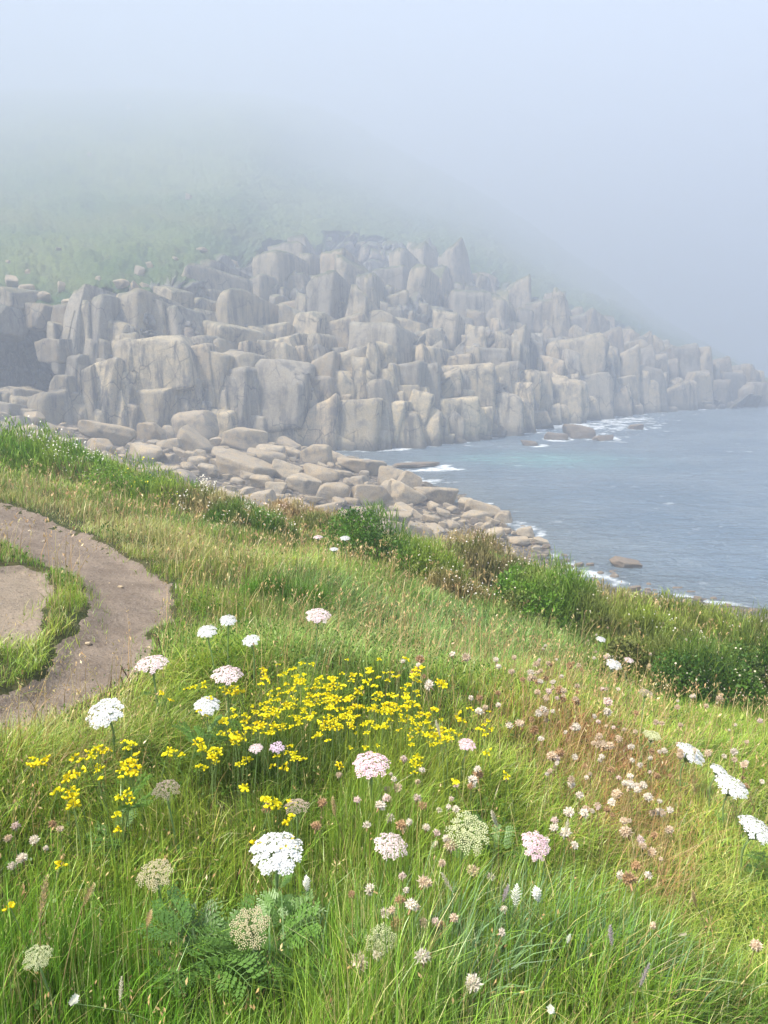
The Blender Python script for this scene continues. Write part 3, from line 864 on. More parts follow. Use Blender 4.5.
# ------------------------------------------------------------------ boulders of the beach
def build_boulders():
    rng = np.random.default_rng(5)
    mat = rock_mat('granite_boulder', vertex=False)
    protos = {'slab': [], 'block': [], 'round': []}
    for kind, power, ncut, n in (('slab', 7, 8, 6), ('block', 6, 9, 7), ('round', 3.2, 7, 6)):
        for _ in range(n):
            v = stone(rng, CG14, power, ncut, 0.6, 0.95, 0.06, 0.25)
            v = v / np.abs(v).max(0)
            me = np_mesh('boulder', v, [CG14[1]])
            me.materials.append(mat)
            protos[kind].append(me)
    wm = rock_mat('wet_granite', vertex=False, wet_brown=True)
    wet = []
    for _ in range(8):
        v = stone(rng, CG14, 7, 9, 0.55, 0.92, 0.09, 0.3); me = np_mesh('rock', v / np.abs(v).max(0), [CG14[1]]); me.materials.append(wm); wet.append(me)
    sea0 = lambda x, y: 0 * x
    spots = []

    def put(cx, cyy, w, h, roll, kind, label, group, fn=beach_z, sink=0.12, name='boulder'):
        p = hit(fn, cx, cyy + h * 0.28, 0, 30, 260)
        if p is None: return None
        m = p[1] / 0.98 / FPX
        W2, H2 = w * m / 2, h * m / 2
        D2 = W2 * (rng.uniform(0.5, 0.8) if kind != 'round' else 0.8)
        o = bpy.data.objects.new(name, (wet if name != 'boulder' else protos[kind])[int(rng.integers(6))])
        COL.objects.link(o)
        o.location = (p[0], p[1] + D2 * 0.4, p[2] + H2 * (1 - 2 * sink) * 0.9)
        o.rotation_euler = (math.radians(rng.uniform(-12, 6)), math.radians(-roll), rng.normal() * 0.3)
        o.scale = (W2 * 1.12, D2 * 1.1, H2 * 1.2)
        tag(o, label, 'boulder' if name == 'boulder' else 'rock', group)
        spots.append((cx, cyy, w, h))
        return o, p, W2
    HAND = [
        (107, 437, 50, 19, -10, 'slab', 'long flat tan slab with a dark shaded underside near the grassy bank'),
        (151, 436, 26, 20, 0, 'block', 'squarish pale boulder resting against the cliff foot beside the long slab'),
        (169, 437, 13, 17, 0, 'round', 'small upright rounded boulder wedged between two bigger ones at the cliff foot'),
        (195, 431, 42, 30, 0, 'round', 'big rounded buff boulder leaning on the cliff base above the tilted block'),
        (193, 446, 42, 18, -36, 'slab', 'long rectangular block tilted steeply across the upper beach'),
        (246, 443, 44, 22, -8, 'slab', 'broad tan slab at the cliff foot with a rounded upper edge'),
        (101, 450, 26, 17, 0, 'round', 'rounded grey boulder just below the long shaded slab'),
        (146, 456, 32, 17, -6, 'block', 'pale wedge boulder low on the upper beach above the yellow clump'),
        (169, 447, 22, 12, 14, 'slab', 'small leaning slab beside the tilted rectangular block'),
        (243, 469, 60, 18, -14, 'slab', 'longest flat slab on the beach with a black gap under its lower side'),
        (266, 459, 36, 12, -9, 'slab', 'thin buff slab lying just above the longest slab'),
        (197, 463, 20, 10, 0, 'round', 'little rounded stone in the gap above the longest slab'),
        (286, 473, 30, 17, -12, 'block', 'angular tan boulder at the lower end of the longest slab'),
        (314, 457, 34, 19, 0, 'block', 'flat-topped block standing nearest the narrow sea inlet'),
        (270, 455, 26, 14, 0, 'slab', 'sloping pale slab under the cracked cliff face'),
        (321, 479, 36, 19, -10, 'block', 'wide rounded block midway down the boulder field'),
        (304, 487, 36, 17, -18, 'slab', 'slanting slab midway between the grassy bank and the inlet'),
        (331, 495, 34, 19, 0, 'round', 'rounded pale boulder just above the pink grass tuft'),
        (372, 499, 40, 21, -6, 'block', 'large tan boulder to the seaward side of the pink grass, split from its neighbour'),
        (361, 468, 42, 14, -4, 'slab', 'low light slab reaching out into the narrow inlet'),
        (386, 494, 15, 22, 0, 'block', 'narrow upright half of the split boulder beside a dark cleft'),
        (396, 482, 34, 20, -14, 'block', 'pale faceted boulder topping the seaward pile'),
        (410, 488, 26, 22, -30, 'block', 'dark-sided boulder leaning to seaward on the pile'),
        (404, 498, 36, 20, -24, 'slab', 'sloping light face of the split boulder beyond the dark cleft'),
        (436, 498, 42, 17, -8, 'slab', 'low brown slab between the pile and the wash'),
        (482, 511, 34, 15, -14, 'block', 'brown wedge of rock at the edge of the wash, tip of the boulder beach'),
        (466, 507, 18, 13, 0, 'block', 'small dark block just landward of the brown wedge of rock'),
        (477, 518, 28, 9, 0, 'slab', 'pale flat stone tucked under the brown wedge of rock'),
    ]
    for h in HAND:
        put(*h, None)
    put(626, 567, 27, 13, -16, 'block', 'lone reddish brown rock standing on the shingle close to the water', None, name='shore_rock')
    for (cx, cyy, w, h, kind, lab) in [
        (582, 433, 34, 15, 'round', 'largest wave-washed rock off the foot of the cliff'), (603, 438, 22, 8, 'slab', 'low skerry touching the largest wave-washed rock'),
        (636, 427, 13, 8, 'block', 'small dark rock alone in white water off the cliff'), (556, 437, 22, 9, 'slab', 'low rock between the cliff point and the largest wave-washed rock'),
        (412, 465, 46, 5, 'slab', 'pale flat ledge barely awash in the narrow inlet'), (531, 443, 18, 7, 'slab', 'thin ledge breaking the surface at the cliff point'), (742, 404, 16, 5, 'block', 'distant dim reef rock under the misty headland tip')]:
        r = put(cx, cyy, w, h, 0, kind, lab, None, sea0, 0.3 if h > 8 else 0.42, 'sea_rock')
        if r: SEA_ROCKS.append((r[1][0], r[1][1], r[2]))
    # the rest of the field
    zone = np.array([(-60, 404), (60, 425), (140, 432), (220, 440), (300, 447), (345, 456), (420, 478), (470, 500), (520, 523), (560, 556), (470, 560), (340, 540), (250, 525), (100, 486), (-60, 470)], float)
    n = 0
    for trial in range(9000):
        if n >= 290: break
        cx, cyy = rng.uniform(-60, 560), rng.uniform(404, 560)
        if poly_sd(np.array([cx]), np.array([cyy]), zone)[0] > 0: continue
        k = (cyy - 400) / 100
        w = rng.uniform(12, 32) * (0.75 + 0.4 * k) if n < 130 else rng.uniform(7, 15)
        if cx > 440: w *= 0.55
        h = w * rng.uniform(0.42, 0.75)
        if any(abs(a - cx) < (ww + w) * 0.31 and abs(b2 - cyy) < (hh + h) * 0.31 for a, b2, ww, hh in spots): continue
        kind = ('slab', 'block', 'round')[int(rng.integers(3))]
        if kind == 'slab': h *= 0.75
        size = 'larger' if w > 15 else 'small'
        where = 'along the cliff foot' if cyy < 432 + 0.06 * cx else ('in the shingle near the wash' if cx > 425 else ('in the heap by the narrow inlet' if cx > 300 else ('showing just over the grassy bank' if cyy > 455 + 0.13 * cx else 'in the middle of the boulder field')))
        word = {'slab': 'flat tan slab', 'block': 'angular tan block', 'round': 'rounded tan boulder'}[kind]
        lab = f'{size} {word} {where}, one of many'
        put(cx, cyy, w, h, rng.normal() * 12 - 8, kind, lab, f'{size} {word}s {where}'); n += 1
    # small stones on the shingle strip below the bank
    for _ in range(60):
        cx = rng.uniform(470, 775)
        wl = np.interp(cx, [470, 520, 560, 640, 700, 770], [515, 535, 556, 585, 598, 612])
        cyy = wl + rng.uniform(-4, 14)
        w = rng.uniform(3, 10)
        put(cx, cyy, w, w * 0.6, 0, 'round', 'small stone on the shingle strip at the water below the bank', 'small stones on the shingle strip', name='shore_rock')
    # pale outcrops in the turf above the cliff
    return protos, mat


def build_outcrops(CV, CPX, CPY, protos):
    rng = np.random.default_rng(77)
    px, py = CPX[8:620:2, ::2].ravel(), CPY[8:620:2, ::2].ravel()
    P = CV[8:620:2, ::2].reshape(-1, 3)
    spots = [(12, 283, 14, 10), (28, 292, 16, 9), (20, 300, 12, 8), (44, 297, 16, 9), (32, 309, 13, 9), (62, 289, 8, 9), (122, 288, 14, 7), (135, 290, 9, 12), (141, 272, 10, 11), (146, 282, 9, 8), (133, 300, 13, 9), (170, 277, 9, 8), (150, 264, 7, 7),
             (195, 309, 7, 9), (201, 254, 12, 4), (29, 268, 6, 5), (88, 300, 9, 7), (8, 264, 5, 3), (236, 266, 7, 8), (182, 300, 9, 11), (215, 283, 7, 7), (100, 280, 6, 5), (70, 310, 12, 9), (108, 312, 10, 10), (160, 291, 8, 6),
             (190, 205, 7, 5), (222, 214, 5, 8), (92, 165, 4, 3), (130, 113, 5, 6), (20, 101, 4, 4), (60, 255, 5, 3), (175, 262, 6, 4)]
    for cx, cyy, w, h in spots:
        k = np.argmin((px - cx) ** 2 + (py - cyy) ** 2)
        p = P[k]; m = p[1] / FPX
        kind = ('slab', 'block', 'round')[int(rng.integers(3))] if h < w else 'block'
        o = bpy.data.objects.new('outcrop_rock', protos[kind][int(rng.integers(len(protos[kind])))])
        COL.objects.link(o)
        o.location = (p[0], p[1] - 0.25 * w * m, p[2] + 0.15 * h * m)
        o.rotation_euler = (rng.normal() * .2, rng.normal() * .25, rng.normal() * .6)
        o.scale = (w * m / 2, w * m * 0.42, h * m / 2 * 1.2)
        far = cyy < 225
        lab = 'pale rock far up the misty hillside turf' if far else ('pale rock poking from the turf above the dark recess' if cx < 75 else 'pale rock poking from the green turf above the cliff blocks')
        tag(o, lab, 'rock', lab.replace('rock', 'rocks', 1))
# ------------------------------------------------------------------ grass
def pt(px, py, h=0.0):
    for k in range(30):                # a ray that just clears the brow of the bank is lowered until it lands
        p = hit(ground_z, px, py + 3 * k, h, 0.35, 34.0)
        if p is not None and math.hypot(p[0], p[1]) < np.interp(math.atan2(p[0], p[1]), E_TH, E_R) + 0.3: return p
    return p


def blades(x, y, z, hgt, wid, ang, lean, col, seg=3, curl=0.0, tipcol=None, rng=RNG):
    """Curved, tapering blades: arrays per blade; returns vertices, faces and vertex colours."""
    n = len(x)
    ts = np.array([0, 0.38, 0.74, 1.0]) if seg == 3 else np.array([0, 0.55, 1.0])
    face = rng.uniform(0, 2 * np.pi, n)
    wx, wy = np.cos(face), np.sin(face)
    lx, ly = np.cos(ang), np.sin(ang)
    V = []; C = []
    for i, t in enumerate(ts):
        w = wid * (1 - t) ** 0.55 * (0.75 + 0.5 * t * (1 - t) * 2) if t < 1 else wid * 0
        b = lean * hgt * t ** 1.9
        dz = hgt * (t - 0.45 * lean * t ** 2.4)
        cx, cyv, cz = x + lx * b, y + ly * b, z + dz
        c = col * (0.78 + 0.45 * t)  # paler towards the tip: sunlit look put into the blade colour
        if tipcol is not None: c = c * (1 - t ** 2)[None] + tipcol * t ** 2 if False else c * (1 - t ** 2) + tipcol * t ** 2
        if i < len(ts) - 1:
            V.append(np.stack([cx - wx * w / 2, cyv - wy * w / 2, cz], 1)); V.append(np.stack([cx + wx * w / 2, cyv + wy * w / 2, cz], 1))
            C += [c, c]
        else:
            V.append(np.stack([cx, cyv, cz], 1)); C.append(c)
    k = len(V)
    V = np.stack(V, 1).reshape(-1, 3); C = np.stack(C, 1).reshape(-1, 3)
    b = (np.arange(n) * k)[:, None]
    quads = [b + np.array([[2 * i, 2 * i + 1, 2 * i + 3, 2 * i + 2]]) for i in range((k - 1) // 2 - 1)]
    tri = b + np.array([[k - 3, k - 2, k - 1]])
    return V, np.concatenate(quads) if quads else np.zeros((0, 4), int), tri, C


def pal(*rgb): return np.array(rgb)


FRESH = pal(0.135, 0.28, 0.026); YEL = pal(0.29, 0.375, 0.05); DARK = pal(0.05, 0.115, 0.016); STRAW = pal(0.46, 0.375, 0.17)
RUST = pal(0.30, 0.15, 0.065); BLUE = pal(0.15, 0.245, 0.12); MINT = pal(0.21, 0.34, 0.10); OLIVE = pal(0.17, 0.185, 0.05)


def patch(x, y, px, py, r, ry=None):
    p = hit(plane_z, px, py)
    return np.exp(-((x - p[0]) / r) ** 2 - ((y - p[1]) / (ry or r)) ** 2)


def mixc(c, k, to):
    k = np.clip(k, 0, 1)[:, None]
    return c * (1 - k) + to * k


def grass_colour(x, y, rng):
    n = len(x)
    a = fbm(x * 0.9, y * 0.9, 300, 4); b2 = fbm(x * 0.35, y * 0.35, 310, 3); c2 = fbm(x * 2.4, y * 2.4, 320, 3)
    r = np.hypot(x, y)
    c = np.repeat(FRESH[None], n, 0)
    c = mixc(c, 0.5 + 0.9 * a, YEL)
    c = mixc(c, np.maximum(-c2 * 1.3 - 0.05, 0), DARK)
    px, py = project(np.stack([x, y, ground_z(x, y)], 1))
    lush = sstep(575, 600, py) * sstep(700, 660, py) * sstep(230, 310, px) * sstep(620, 540, px)
    c = mixc(c, 0.6 * lush, MINT)
    verge = sstep(-0.1, 0.3, bare(x, y)) * sstep(2.2, 0.4, bare(x, y)) * (r > 4)
    straw = 0.07 + 0.36 * verge + 0.25 * sstep(0.1, 0.5, b2) + 0.35 * sstep(560, 520, py)
    straw += 0.5 * patch(x, y, 60, 720, 0.5, 0.4) + 0.3 * patch(x, y, 470, 560, 1.6) + 0.25 * patch(x, y, 620, 640, 1.5)
    straw += 0.35 * patch(x, y, 180, 560, 1.2, 1.6)
    c = np.where((rng.random(n) < straw * 0.75)[:, None], STRAW * rng.uniform(0.6, 1.1, n)[:, None] + 0.25 * c, c)
    rust = 0.75 * patch(x, y, 600, 790, 0.34, 0.42) + 0.45 * patch(x, y, 650, 860, 0.22, 0.25) + 0.3 * patch(x, y, 560, 700, 0.7, 0.5) + 0.35 * patch(x, y, 275, 525, 1.4) + 0.25 * patch(x, y, 30, 770, 0.2)
    c = np.where((rng.random(n) < rust)[:, None], RUST * rng.uniform(0.7, 1.4, n)[:, None], c)
    gold = 0.6 * patch(x, y, 740, 920, 0.5, 0.5) + 0.5 * patch(x, y, 690, 720, 1.0, 0.6) + 0.35 * patch(x, y, 30, 760, 0.5, 0.4)
    c = mixc(c, gold, pal(0.26, 0.33, 0.05))
    dk = 0.7 * patch(x, y, 600, 620, 1.3, 0.7) + 0.75 * patch(x, y, 715, 668, 1.3, 0.7) + 0.5 * patch(x, y, 480, 590, 1.0, 0.6) + 0.5 * patch(x, y, 285, 605, 0.7, 0.5) + 0.45 * patch(x, y, 330, 860, 0.35, 0.25) + 0.4 * patch(x, y, 560, 890, 0.2, 0.2)
    c = mixc(c, dk, DARK)
    c = c * np.exp(rng.normal(size=n) * 0.30)[:, None]
    c[:, 0] *= rng.uniform(0.85, 1.2, n)
    return np.clip(c, 0.01, 0.6)


def build_grass():
    rng = np.random.default_rng(11)
    half = math.radians(37)
    parts = []
    def band(r0, r1, dens, h0, h1, w, seg, hcl=0.5):
        half = math.radians(80 if r1 <= 3.3 else (58 if r1 <= 6 else 44))
        n = int(half * (r1 * r1 - r0 * r0) * dens)
        r = np.sqrt(rng.uniform(r0 * r0, r1 * r1, n)); t = rng.uniform(-half, half, n)
        x, y = r * np.sin(t), r * np.cos(t)
        re = np.interp(t, E_TH, E_R)
        b = bare(x, y)
        clump = fbm(x * 3.0, y * 3.0, 330, 2)
        keep = (r < re + 1.2) & ((b > 0.03) | ((b > -0.10) & (rng.random(n) < 0.12))) & (rng.random(n) < 0.72 + 0.5 * clump)
        x, y, r, b, clump = x[keep], y[keep], r[keep], b[keep], clump[keep]
        n = len(x)
        hh = rng.uniform(h0, h1, n) * (1 + hcl * clump) * (0.65 + 0.5 * (fbm(x * 0.7, y * 0.7, 340, 3) + 0.5))
        hh *= np.where(b < 0.5, 0.45 + 0.9 * np.clip(b, 0, .5), 1.0)
        hh *= 1 + 0.8 * patch(x, y, 285, 600, 0.7, 0.6) + 0.35 * patch(x, y, 440, 900, 0.5, 0.35)
        hh *= 1 - 0.35 * patch(x, y, 740, 900, 0.6, 0.6)
        wdir = fbm(x * 1.4, y * 1.4, 350, 3)
        ang = 0.25 + 3.2 * wdir + rng.normal(size=n) * 1.15
        lean = np.clip(0.42 + 0.5 * fbm(x * 1.1, y * 1.1, 360, 2) + rng.normal(size=n) * 0.30, 0.02, 1.25)
        c = grass_colour(x, y, rng)
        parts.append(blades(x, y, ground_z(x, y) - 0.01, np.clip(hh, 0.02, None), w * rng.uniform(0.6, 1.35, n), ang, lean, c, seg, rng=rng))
    band(0.30, 1.6, 26000, 0.10, 0.30, 0.0030, 3)
    band(1.6, 3.2, 17000, 0.11, 0.29, 0.0036, 3)
    band(3.2, 6.0, 8000, 0.07, 0.22, 0.0046, 3)
    band(6.0, 11, 3300, 0.07, 0.21, 0.0070, 2)
    band(11, 20, 1200, 0.08, 0.23, 0.0115, 2)
    band(20, 34, 330, 0.15, 0.32, 0.024, 2)
    m = leaf_mat('grass_blade', attr='col', trans=0.26, rough=0.36, spec=0.4)
    V, Q, T, C, off = [], [], [], [], 0
    for v, q, t, c in parts:
        V.append(v); Q.append(q + off); T.append(t + off); C.append(c); off += len(v)
    me = np_mesh('grass', np.concatenate(V), [np.concatenate(Q), np.concatenate(T)], {'col': np.concatenate(C)})
    tag(link('grass', me, m), 'long green and straw coloured grass covering the bank', 'grass', kind='stuff')
    # broad grey-green blades in a clump nearest the viewer
    n = 900
    x, y = [], []
    for px, py, k, r in [(440, 1010, 260, 0.07), (490, 985, 260, 0.07), (540, 960, 170, 0.06), (590, 1000, 160, 0.07), (640, 1015, 110, 0.08), (300, 1015, 60, 0.06), (390, 980, 80, 0.05)]:
        p = pt(px, py)
        x.append(p[0] + rng.normal(size=k) * r); y.append(p[1] + rng.normal(size=k) * r)
    x, y = np.concatenate(x), np.concatenate(y); n = len(x)
    c = mixc(np.repeat(BLUE[None], n, 0), rng.random(n) * 0.6, MINT) * rng.uniform(0.7, 1.25, n)[:, None]
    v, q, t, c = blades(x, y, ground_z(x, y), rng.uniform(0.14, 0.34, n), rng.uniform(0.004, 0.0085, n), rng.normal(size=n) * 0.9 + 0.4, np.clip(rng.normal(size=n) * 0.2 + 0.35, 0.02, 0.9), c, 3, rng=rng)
    tag(link('broad_grass', np_mesh('broad_grass', v, [q, t], {'col': c}), m), 'broad grey-green grass blades at the lowest edge of the picture', 'grass', kind='stuff')
    # thin dry stalks that stand above the green
    n = 12000
    r = 0.8 * (20 / 0.8) ** rng.random(n); t = rng.uniform(-half, half, n)
    x, y = r * np.sin(t), r * np.cos(t)
    dens = 0.16 + 0.4 * sstep(3.0, 5.0, r) + 0.5 * patch(x, y, 40, 730, 0.6, 0.5) + 0.85 * patch(x, y, 610, 780, 0.5, 0.55) + 0.5 * patch(x, y, 560, 700, 0.8, 0.6) + 0.5 * (fbm(x * 0.5, y * 0.5, 380, 3) > 0.1) + 0.4 * sstep(7, 10, r)
    k = (rng.random(n) < dens) & (bare(x, y) > 0.02) & (r < np.interp(t, E_TH, E_R) + 0.4)
    x, y, r = x[k], y[k], r[k]; n = len(x)
    c = mixc(np.repeat(STRAW[None], n, 0), rng.random(n) * 0.7, RUST * 1.3) * rng.uniform(0.7, 1.25, n)[:, None]
    wd_ = np.maximum(0.0016, 0.0011 * r)
    hh = rng.uniform(0.22, 0.42, n) * (1 - 0.3 * sstep(4, 1, r))
    ang, lean, gz = rng.normal(size=n) + 0.3, np.clip(rng.normal(size=n) * 0.18 + 0.3, 0, 0.9), ground_z(x, y)
    c0 = c
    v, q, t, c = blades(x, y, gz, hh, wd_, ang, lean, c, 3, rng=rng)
    # each stalk ends in a loose spikelet
    tip = np.stack([x + np.cos(ang) * lean * hh, y + np.sin(ang) * lean * hh, gz + hh * (1 - 0.45 * lean)], 1)
    for k in range(3):
        P = tip + rng.normal(size=(n, 3)) * 0.006 - np.array([0, 0, 0.012 * k])
        v2, f2 = leaf_cards(P, np.clip(0.0045 * r, 0.012, 0.045), rng, up=1.2, aspect=0.35)
        q = np.concatenate([q, f2 + len(v)]); v = np.concatenate([v, v2]); c = np.concatenate([c, np.repeat(np.clip(c0 * 1.25, 0, .7), 4, 0)])
    tag(link('dry_grass', np_mesh('dry_grass', v, [q, t], {'col': c}), m), 'thin dry straw coloured stalks scattered through the green grass', 'grass', kind='stuff')


def build_clover():
    """Low leafy ground cover of trefoil, clover and plantain among the grass."""
    rng = np.random.default_rng(19)
    m = leaf_mat('clover_leaf', attr='col', trans=0.3, rough=0.45, spec=0.3)
    n = 120000
    half = math.radians(36)
    r = 0.5 * (9 / 0.5) ** rng.random(n) ; t = rng.uniform(-half, half, n)
    x, y = r * np.sin(t), r * np.cos(t)
    d = 0.13 + 1.2 * patch(x, y, 320, 715, 0.75, 0.55) + 0.5 * patch(x, y, 180, 760, 0.5, 0.4) + 0.5 * (fbm(x * 1.6, y * 1.6, 400, 3) > 0.15) + 0.5 * patch(x, y, 480, 840, 0.3, 0.3)
    k = (rng.random(n) < d) & (bare(x, y) > 0.06)
    x, y, r = x[k], y[k], r[k]; n = len(x)
    P = np.stack([x, y, ground_z(x, y) + rng.uniform(0.01, 0.13, n) * (1 + 0.9 * patch(x, y, 320, 715, 0.75, 0.55))], 1)
    c = mixc(np.repeat((FRESH * 0.75)[None], n, 0), rng.random(n), pal(0.10, 0.19, 0.035)) * rng.uniform(0.6, 1.15, n)[:, None]
    v, f = leaf_cards(P, np.maximum(0.013, 0.0035 * r), rng, up=0.8, aspect=0.6)
    tag(link('clover', np_mesh('clover', v, [f], {'col': np.repeat(c, 4, 0)}), m), 'low leafy ground cover growing through the grass', 'ground cover', kind='stuff')


def build_dry_fan():
    """The thick fan of rusty stalks that carries the faded heads."""
    rng = np.random.default_rng(29)
    m = bpy.data.materials['grass_blade']
    xs, ys = [], []
    for px, py, k, r in [(585, 770, 170, 0.13), (615, 800, 200, 0.12), (640, 845, 150, 0.09), (650, 880, 90, 0.06), (570, 730, 150, 0.22), (540, 705, 150, 0.26), (620, 740, 100, 0.2), (480, 690, 90, 0.3), (400, 905, 90, 0.05)]:
        p = pt(px, py + 45)
        xs.append(p[0] + rng.normal(size=k) * r); ys.append(p[1] + rng.normal(size=k) * r)
    x, y = np.concatenate(xs), np.concatenate(ys); n = len(x)
    c = mixc(np.repeat((STRAW * 0.95)[None], n, 0), rng.random(n), RUST * 1.5) * rng.uniform(0.6, 1.25, n)[:, None]
    v, q, t, c = blades(x, y, ground_z(x, y), rng.uniform(0.16, 0.34, n), rng.uniform(0.0016, 0.0032, n), rng.normal(size=n) * 0.8 + 0.2, np.clip(rng.normal(size=n) * 0.25 + 0.4, 0.0, 1.1), c, 3, rng=rng)
    tag(link('dry_fan', np_mesh('dry_fan', v, [q, t], {'col': c}), m), 'rusty brown fan of dry stalks among the faded round heads', 'dry grass', kind='stuff')


# ------------------------------------------------------------------ bushes and clumps along the edge of the bank
def leaf_cards(P, size, rng, up=0.5, aspect=0.55):
    """Small pointed leaves, one per point, facing every way but mostly outward and up."""
    n = len(P)
    d = rng.normal(size=(n, 3)); d[:, 2] = np.abs(d[:, 2]) * 0.8 + up; d /= np.linalg.norm(d, axis=1)[:, None]
    s = np.cross(d, rng.normal(size=(n, 3))); s /= np.linalg.norm(s, axis=1)[:, None] + 1e-9
    L = (size * rng.uniform(0.6, 1.4, n))[:, None]
    nrm = np.cross(d, s)
    a = P; b = P + d * L * 0.5 + s * L * aspect * 0.5 + nrm * L * 0.08; c = P + d * L; e = P + d * L * 0.5 - s * L * aspect * 0.5 + nrm * L * 0.08
    V = np.stack([a, b, c, e], 1).reshape(-1, 3)
    F = (np.arange(n) * 4)[:, None] + np.array([[0, 1, 2, 3]])
    return V, F


def florets(P, size, rng):
    """Tiny five-sided flowers."""
    n = len(P)
    ang = np.linspace(0, 2 * np.pi, 6)[:-1]
    d = rng.normal(size=(n, 3)) * 0.6; d[:, 2] = np.abs(d[:, 2]) + 0.5; d[:, 1] -= 0.5; d /= np.linalg.norm(d, axis=1)[:, None]
    u = np.cross(d, [0.3, 1, 0.1]); u /= np.linalg.norm(u, axis=1)[:, None]; w = np.cross(d, u)
    L = (size * rng.uniform(0.6, 1.3, n))[:, None] / 2
    V = np.stack([P + L * (u * math.cos(q) + w * math.sin(q)) + d * L * 0.25 for q in ang], 1).reshape(-1, 3)
    F = (np.arange(n) * 5)[:, None]
    return V, [F + np.array([[0, 1, 2, 3]]), F + np.array([[0, 3, 4]])]


BUSHES = [  # px, base row, width px, height px, leaf colour, second colour, leaf m, flower colour, flowers, kind, label
    (42, 476, 118, 46, FRESH, YEL, 0.07, (0.82, 0.77, 0.66), 700, 'campion_clump', 'bushy green clump covered in whitish flowers at the head of the slope beyond the path'),
    (148, 505, 92, 36, FRESH, YEL, 0.06, (0.80, 0.68, 0.04), 130, 'gorse_bush', 'low green bush with yellow blossom above the path bend'),
    (208, 516, 74, 30, OLIVE, STRAW, 0.06, (0.75, 0.70, 0.58), 220, 'campion_clump', 'straggly olive clump dotted with cream flowers next to the yellow-blossomed bush'),
    (246, 530, 66, 30, FRESH * 0.8, OLIVE, 0.06, (0.72, 0.66, 0.55), 160, 'campion_clump', 'smaller dark green clump with cream dots below the boulders'),
    (380, 566, 84, 50, DARK * 1.3, FRESH * .9, 0.055, (0.7, 0.65, 0.5), 60, 'leafy_bush', 'dense rounded dark green bush standing out at mid slope under the boulders'),
    (430, 586, 70, 40, FRESH * 0.6, YEL * 0.8, 0.055, (0.72, 0.66, 0.52), 120, 'leafy_bush', 'darker low bush joined to the seaward side of the rounded bush'),
    (488, 588, 70, 52, OLIVE, STRAW * 0.7, 0.06, (0.74, 0.62, 0.55), 210, 'campion_clump', 'brownish clump with pale pink flowers between the dark bushes and the pebble shore'),
    (560, 634, 100, 62, FRESH * 0.9, OLIVE * 1.2, 0.055, (0.66, 0.58, 0.42), 130, 'leafy_bush', 'wide green mound with a shaded hollow below the lone shore rock'),
    (632, 640, 90, 44, OLIVE * 1.2, YEL, 0.055, (0.75, 0.70, 0.58), 150, 'campion_clump', 'olive mound with scattered cream flowers above the water edge'),
    (700, 700, 96, 56, DARK * 1.1, FRESH * .6, 0.045, (0.66, 0.58, 0.42), 160, 'bramble_bush', 'darkest leafy bush dotted with cream flowers in the dip near the shore'),
    (764, 690, 96, 70, DARK * 1.3, OLIVE, 0.045, (0.66, 0.58, 0.42), 240, 'bramble_bush', 'large dark bush full of cream flowers cut by the picture edge'),
    (725, 640, 110, 34, OLIVE, YEL, 0.05, (0.75, 0.68, 0.55), 120, 'campion_clump', 'tawny mound behind the dark bushes right against the sea'),
    (600, 612, 70, 30, OLIVE * 1.2, STRAW * 0.8, 0.06, (0.72, 0.62, 0.46), 90, 'grass_mound', 'straw tinted grassy mound between the wide green mound and the olive one'),
    (668, 622, 70, 30, YEL * 0.8, OLIVE, 0.06, (0.72, 0.62, 0.46), 80, 'grass_mound', 'bright yellow-green mound standing against the sea past the lone shore rock'),
    (524, 612, 60, 40, DARK * 1.2, FRESH * .6, 0.06, (0.66, 0.58, 0.42), 120, 'leafy_bush', 'shaded green bush between the brownish clump and the wide green mound'),
    (455, 600, 60, 30, OLIVE, RUST * 0.5 + STRAW * 0.4, 0.06, (0.76, 0.70, 0.60), 200, 'campion_clump', 'low tangle thick with whitish dots below the darker low bush'),
    (340, 540, 60, 24, YEL * 0.8, OLIVE * 1.2, 0.06, (0.72, 0.62, 0.46), 40, 'grass_mound', 'yellowish grass mound landward of the rounded bush'),
    (180, 508, 60, 30, YEL * 0.8, FRESH, 0.06, (0.80, 0.68, 0.04), 40, 'grass_mound', 'bright green mound sprinkled with a little yellow below the tilted block'),
    (90, 490, 70, 26, OLIVE * 1.2, STRAW * 0.8, 0.06, (0.72, 0.62, 0.46), 60, 'grass_mound', 'pale tawny mound between the whitish clump and the yellow-blossomed bush'),
    (660, 680, 80, 40, OLIVE, DARK * 1.5, 0.055, (0.72, 0.62, 0.46), 140, 'bramble_bush', 'olive bush in the dip just landward of the darkest bush'),
    (286, 612, 66, 34, FRESH * .55, FRESH, 0.06, (0.7, 0.65, 0.5), 0, 'grass_tussock', 'dark tall tussock of grass beside the pinkish umbel above the lush slope'),
    (300, 520, 60, 22, RUST * 0.6 + STRAW * 0.4, STRAW, 0.05, (0.72, 0.55, 0.45), 160, 'dry_seed_clump', 'pinkish dry clump of seeding stems against the lower boulders'),
    (478, 552, 70, 24, RUST * 0.5 + STRAW * 0.5, STRAW, 0.05, (0.72, 0.58, 0.46), 200, 'dry_seed_clump', 'pinkish brown dry clump at the seaward tip of the boulder beach'),
]


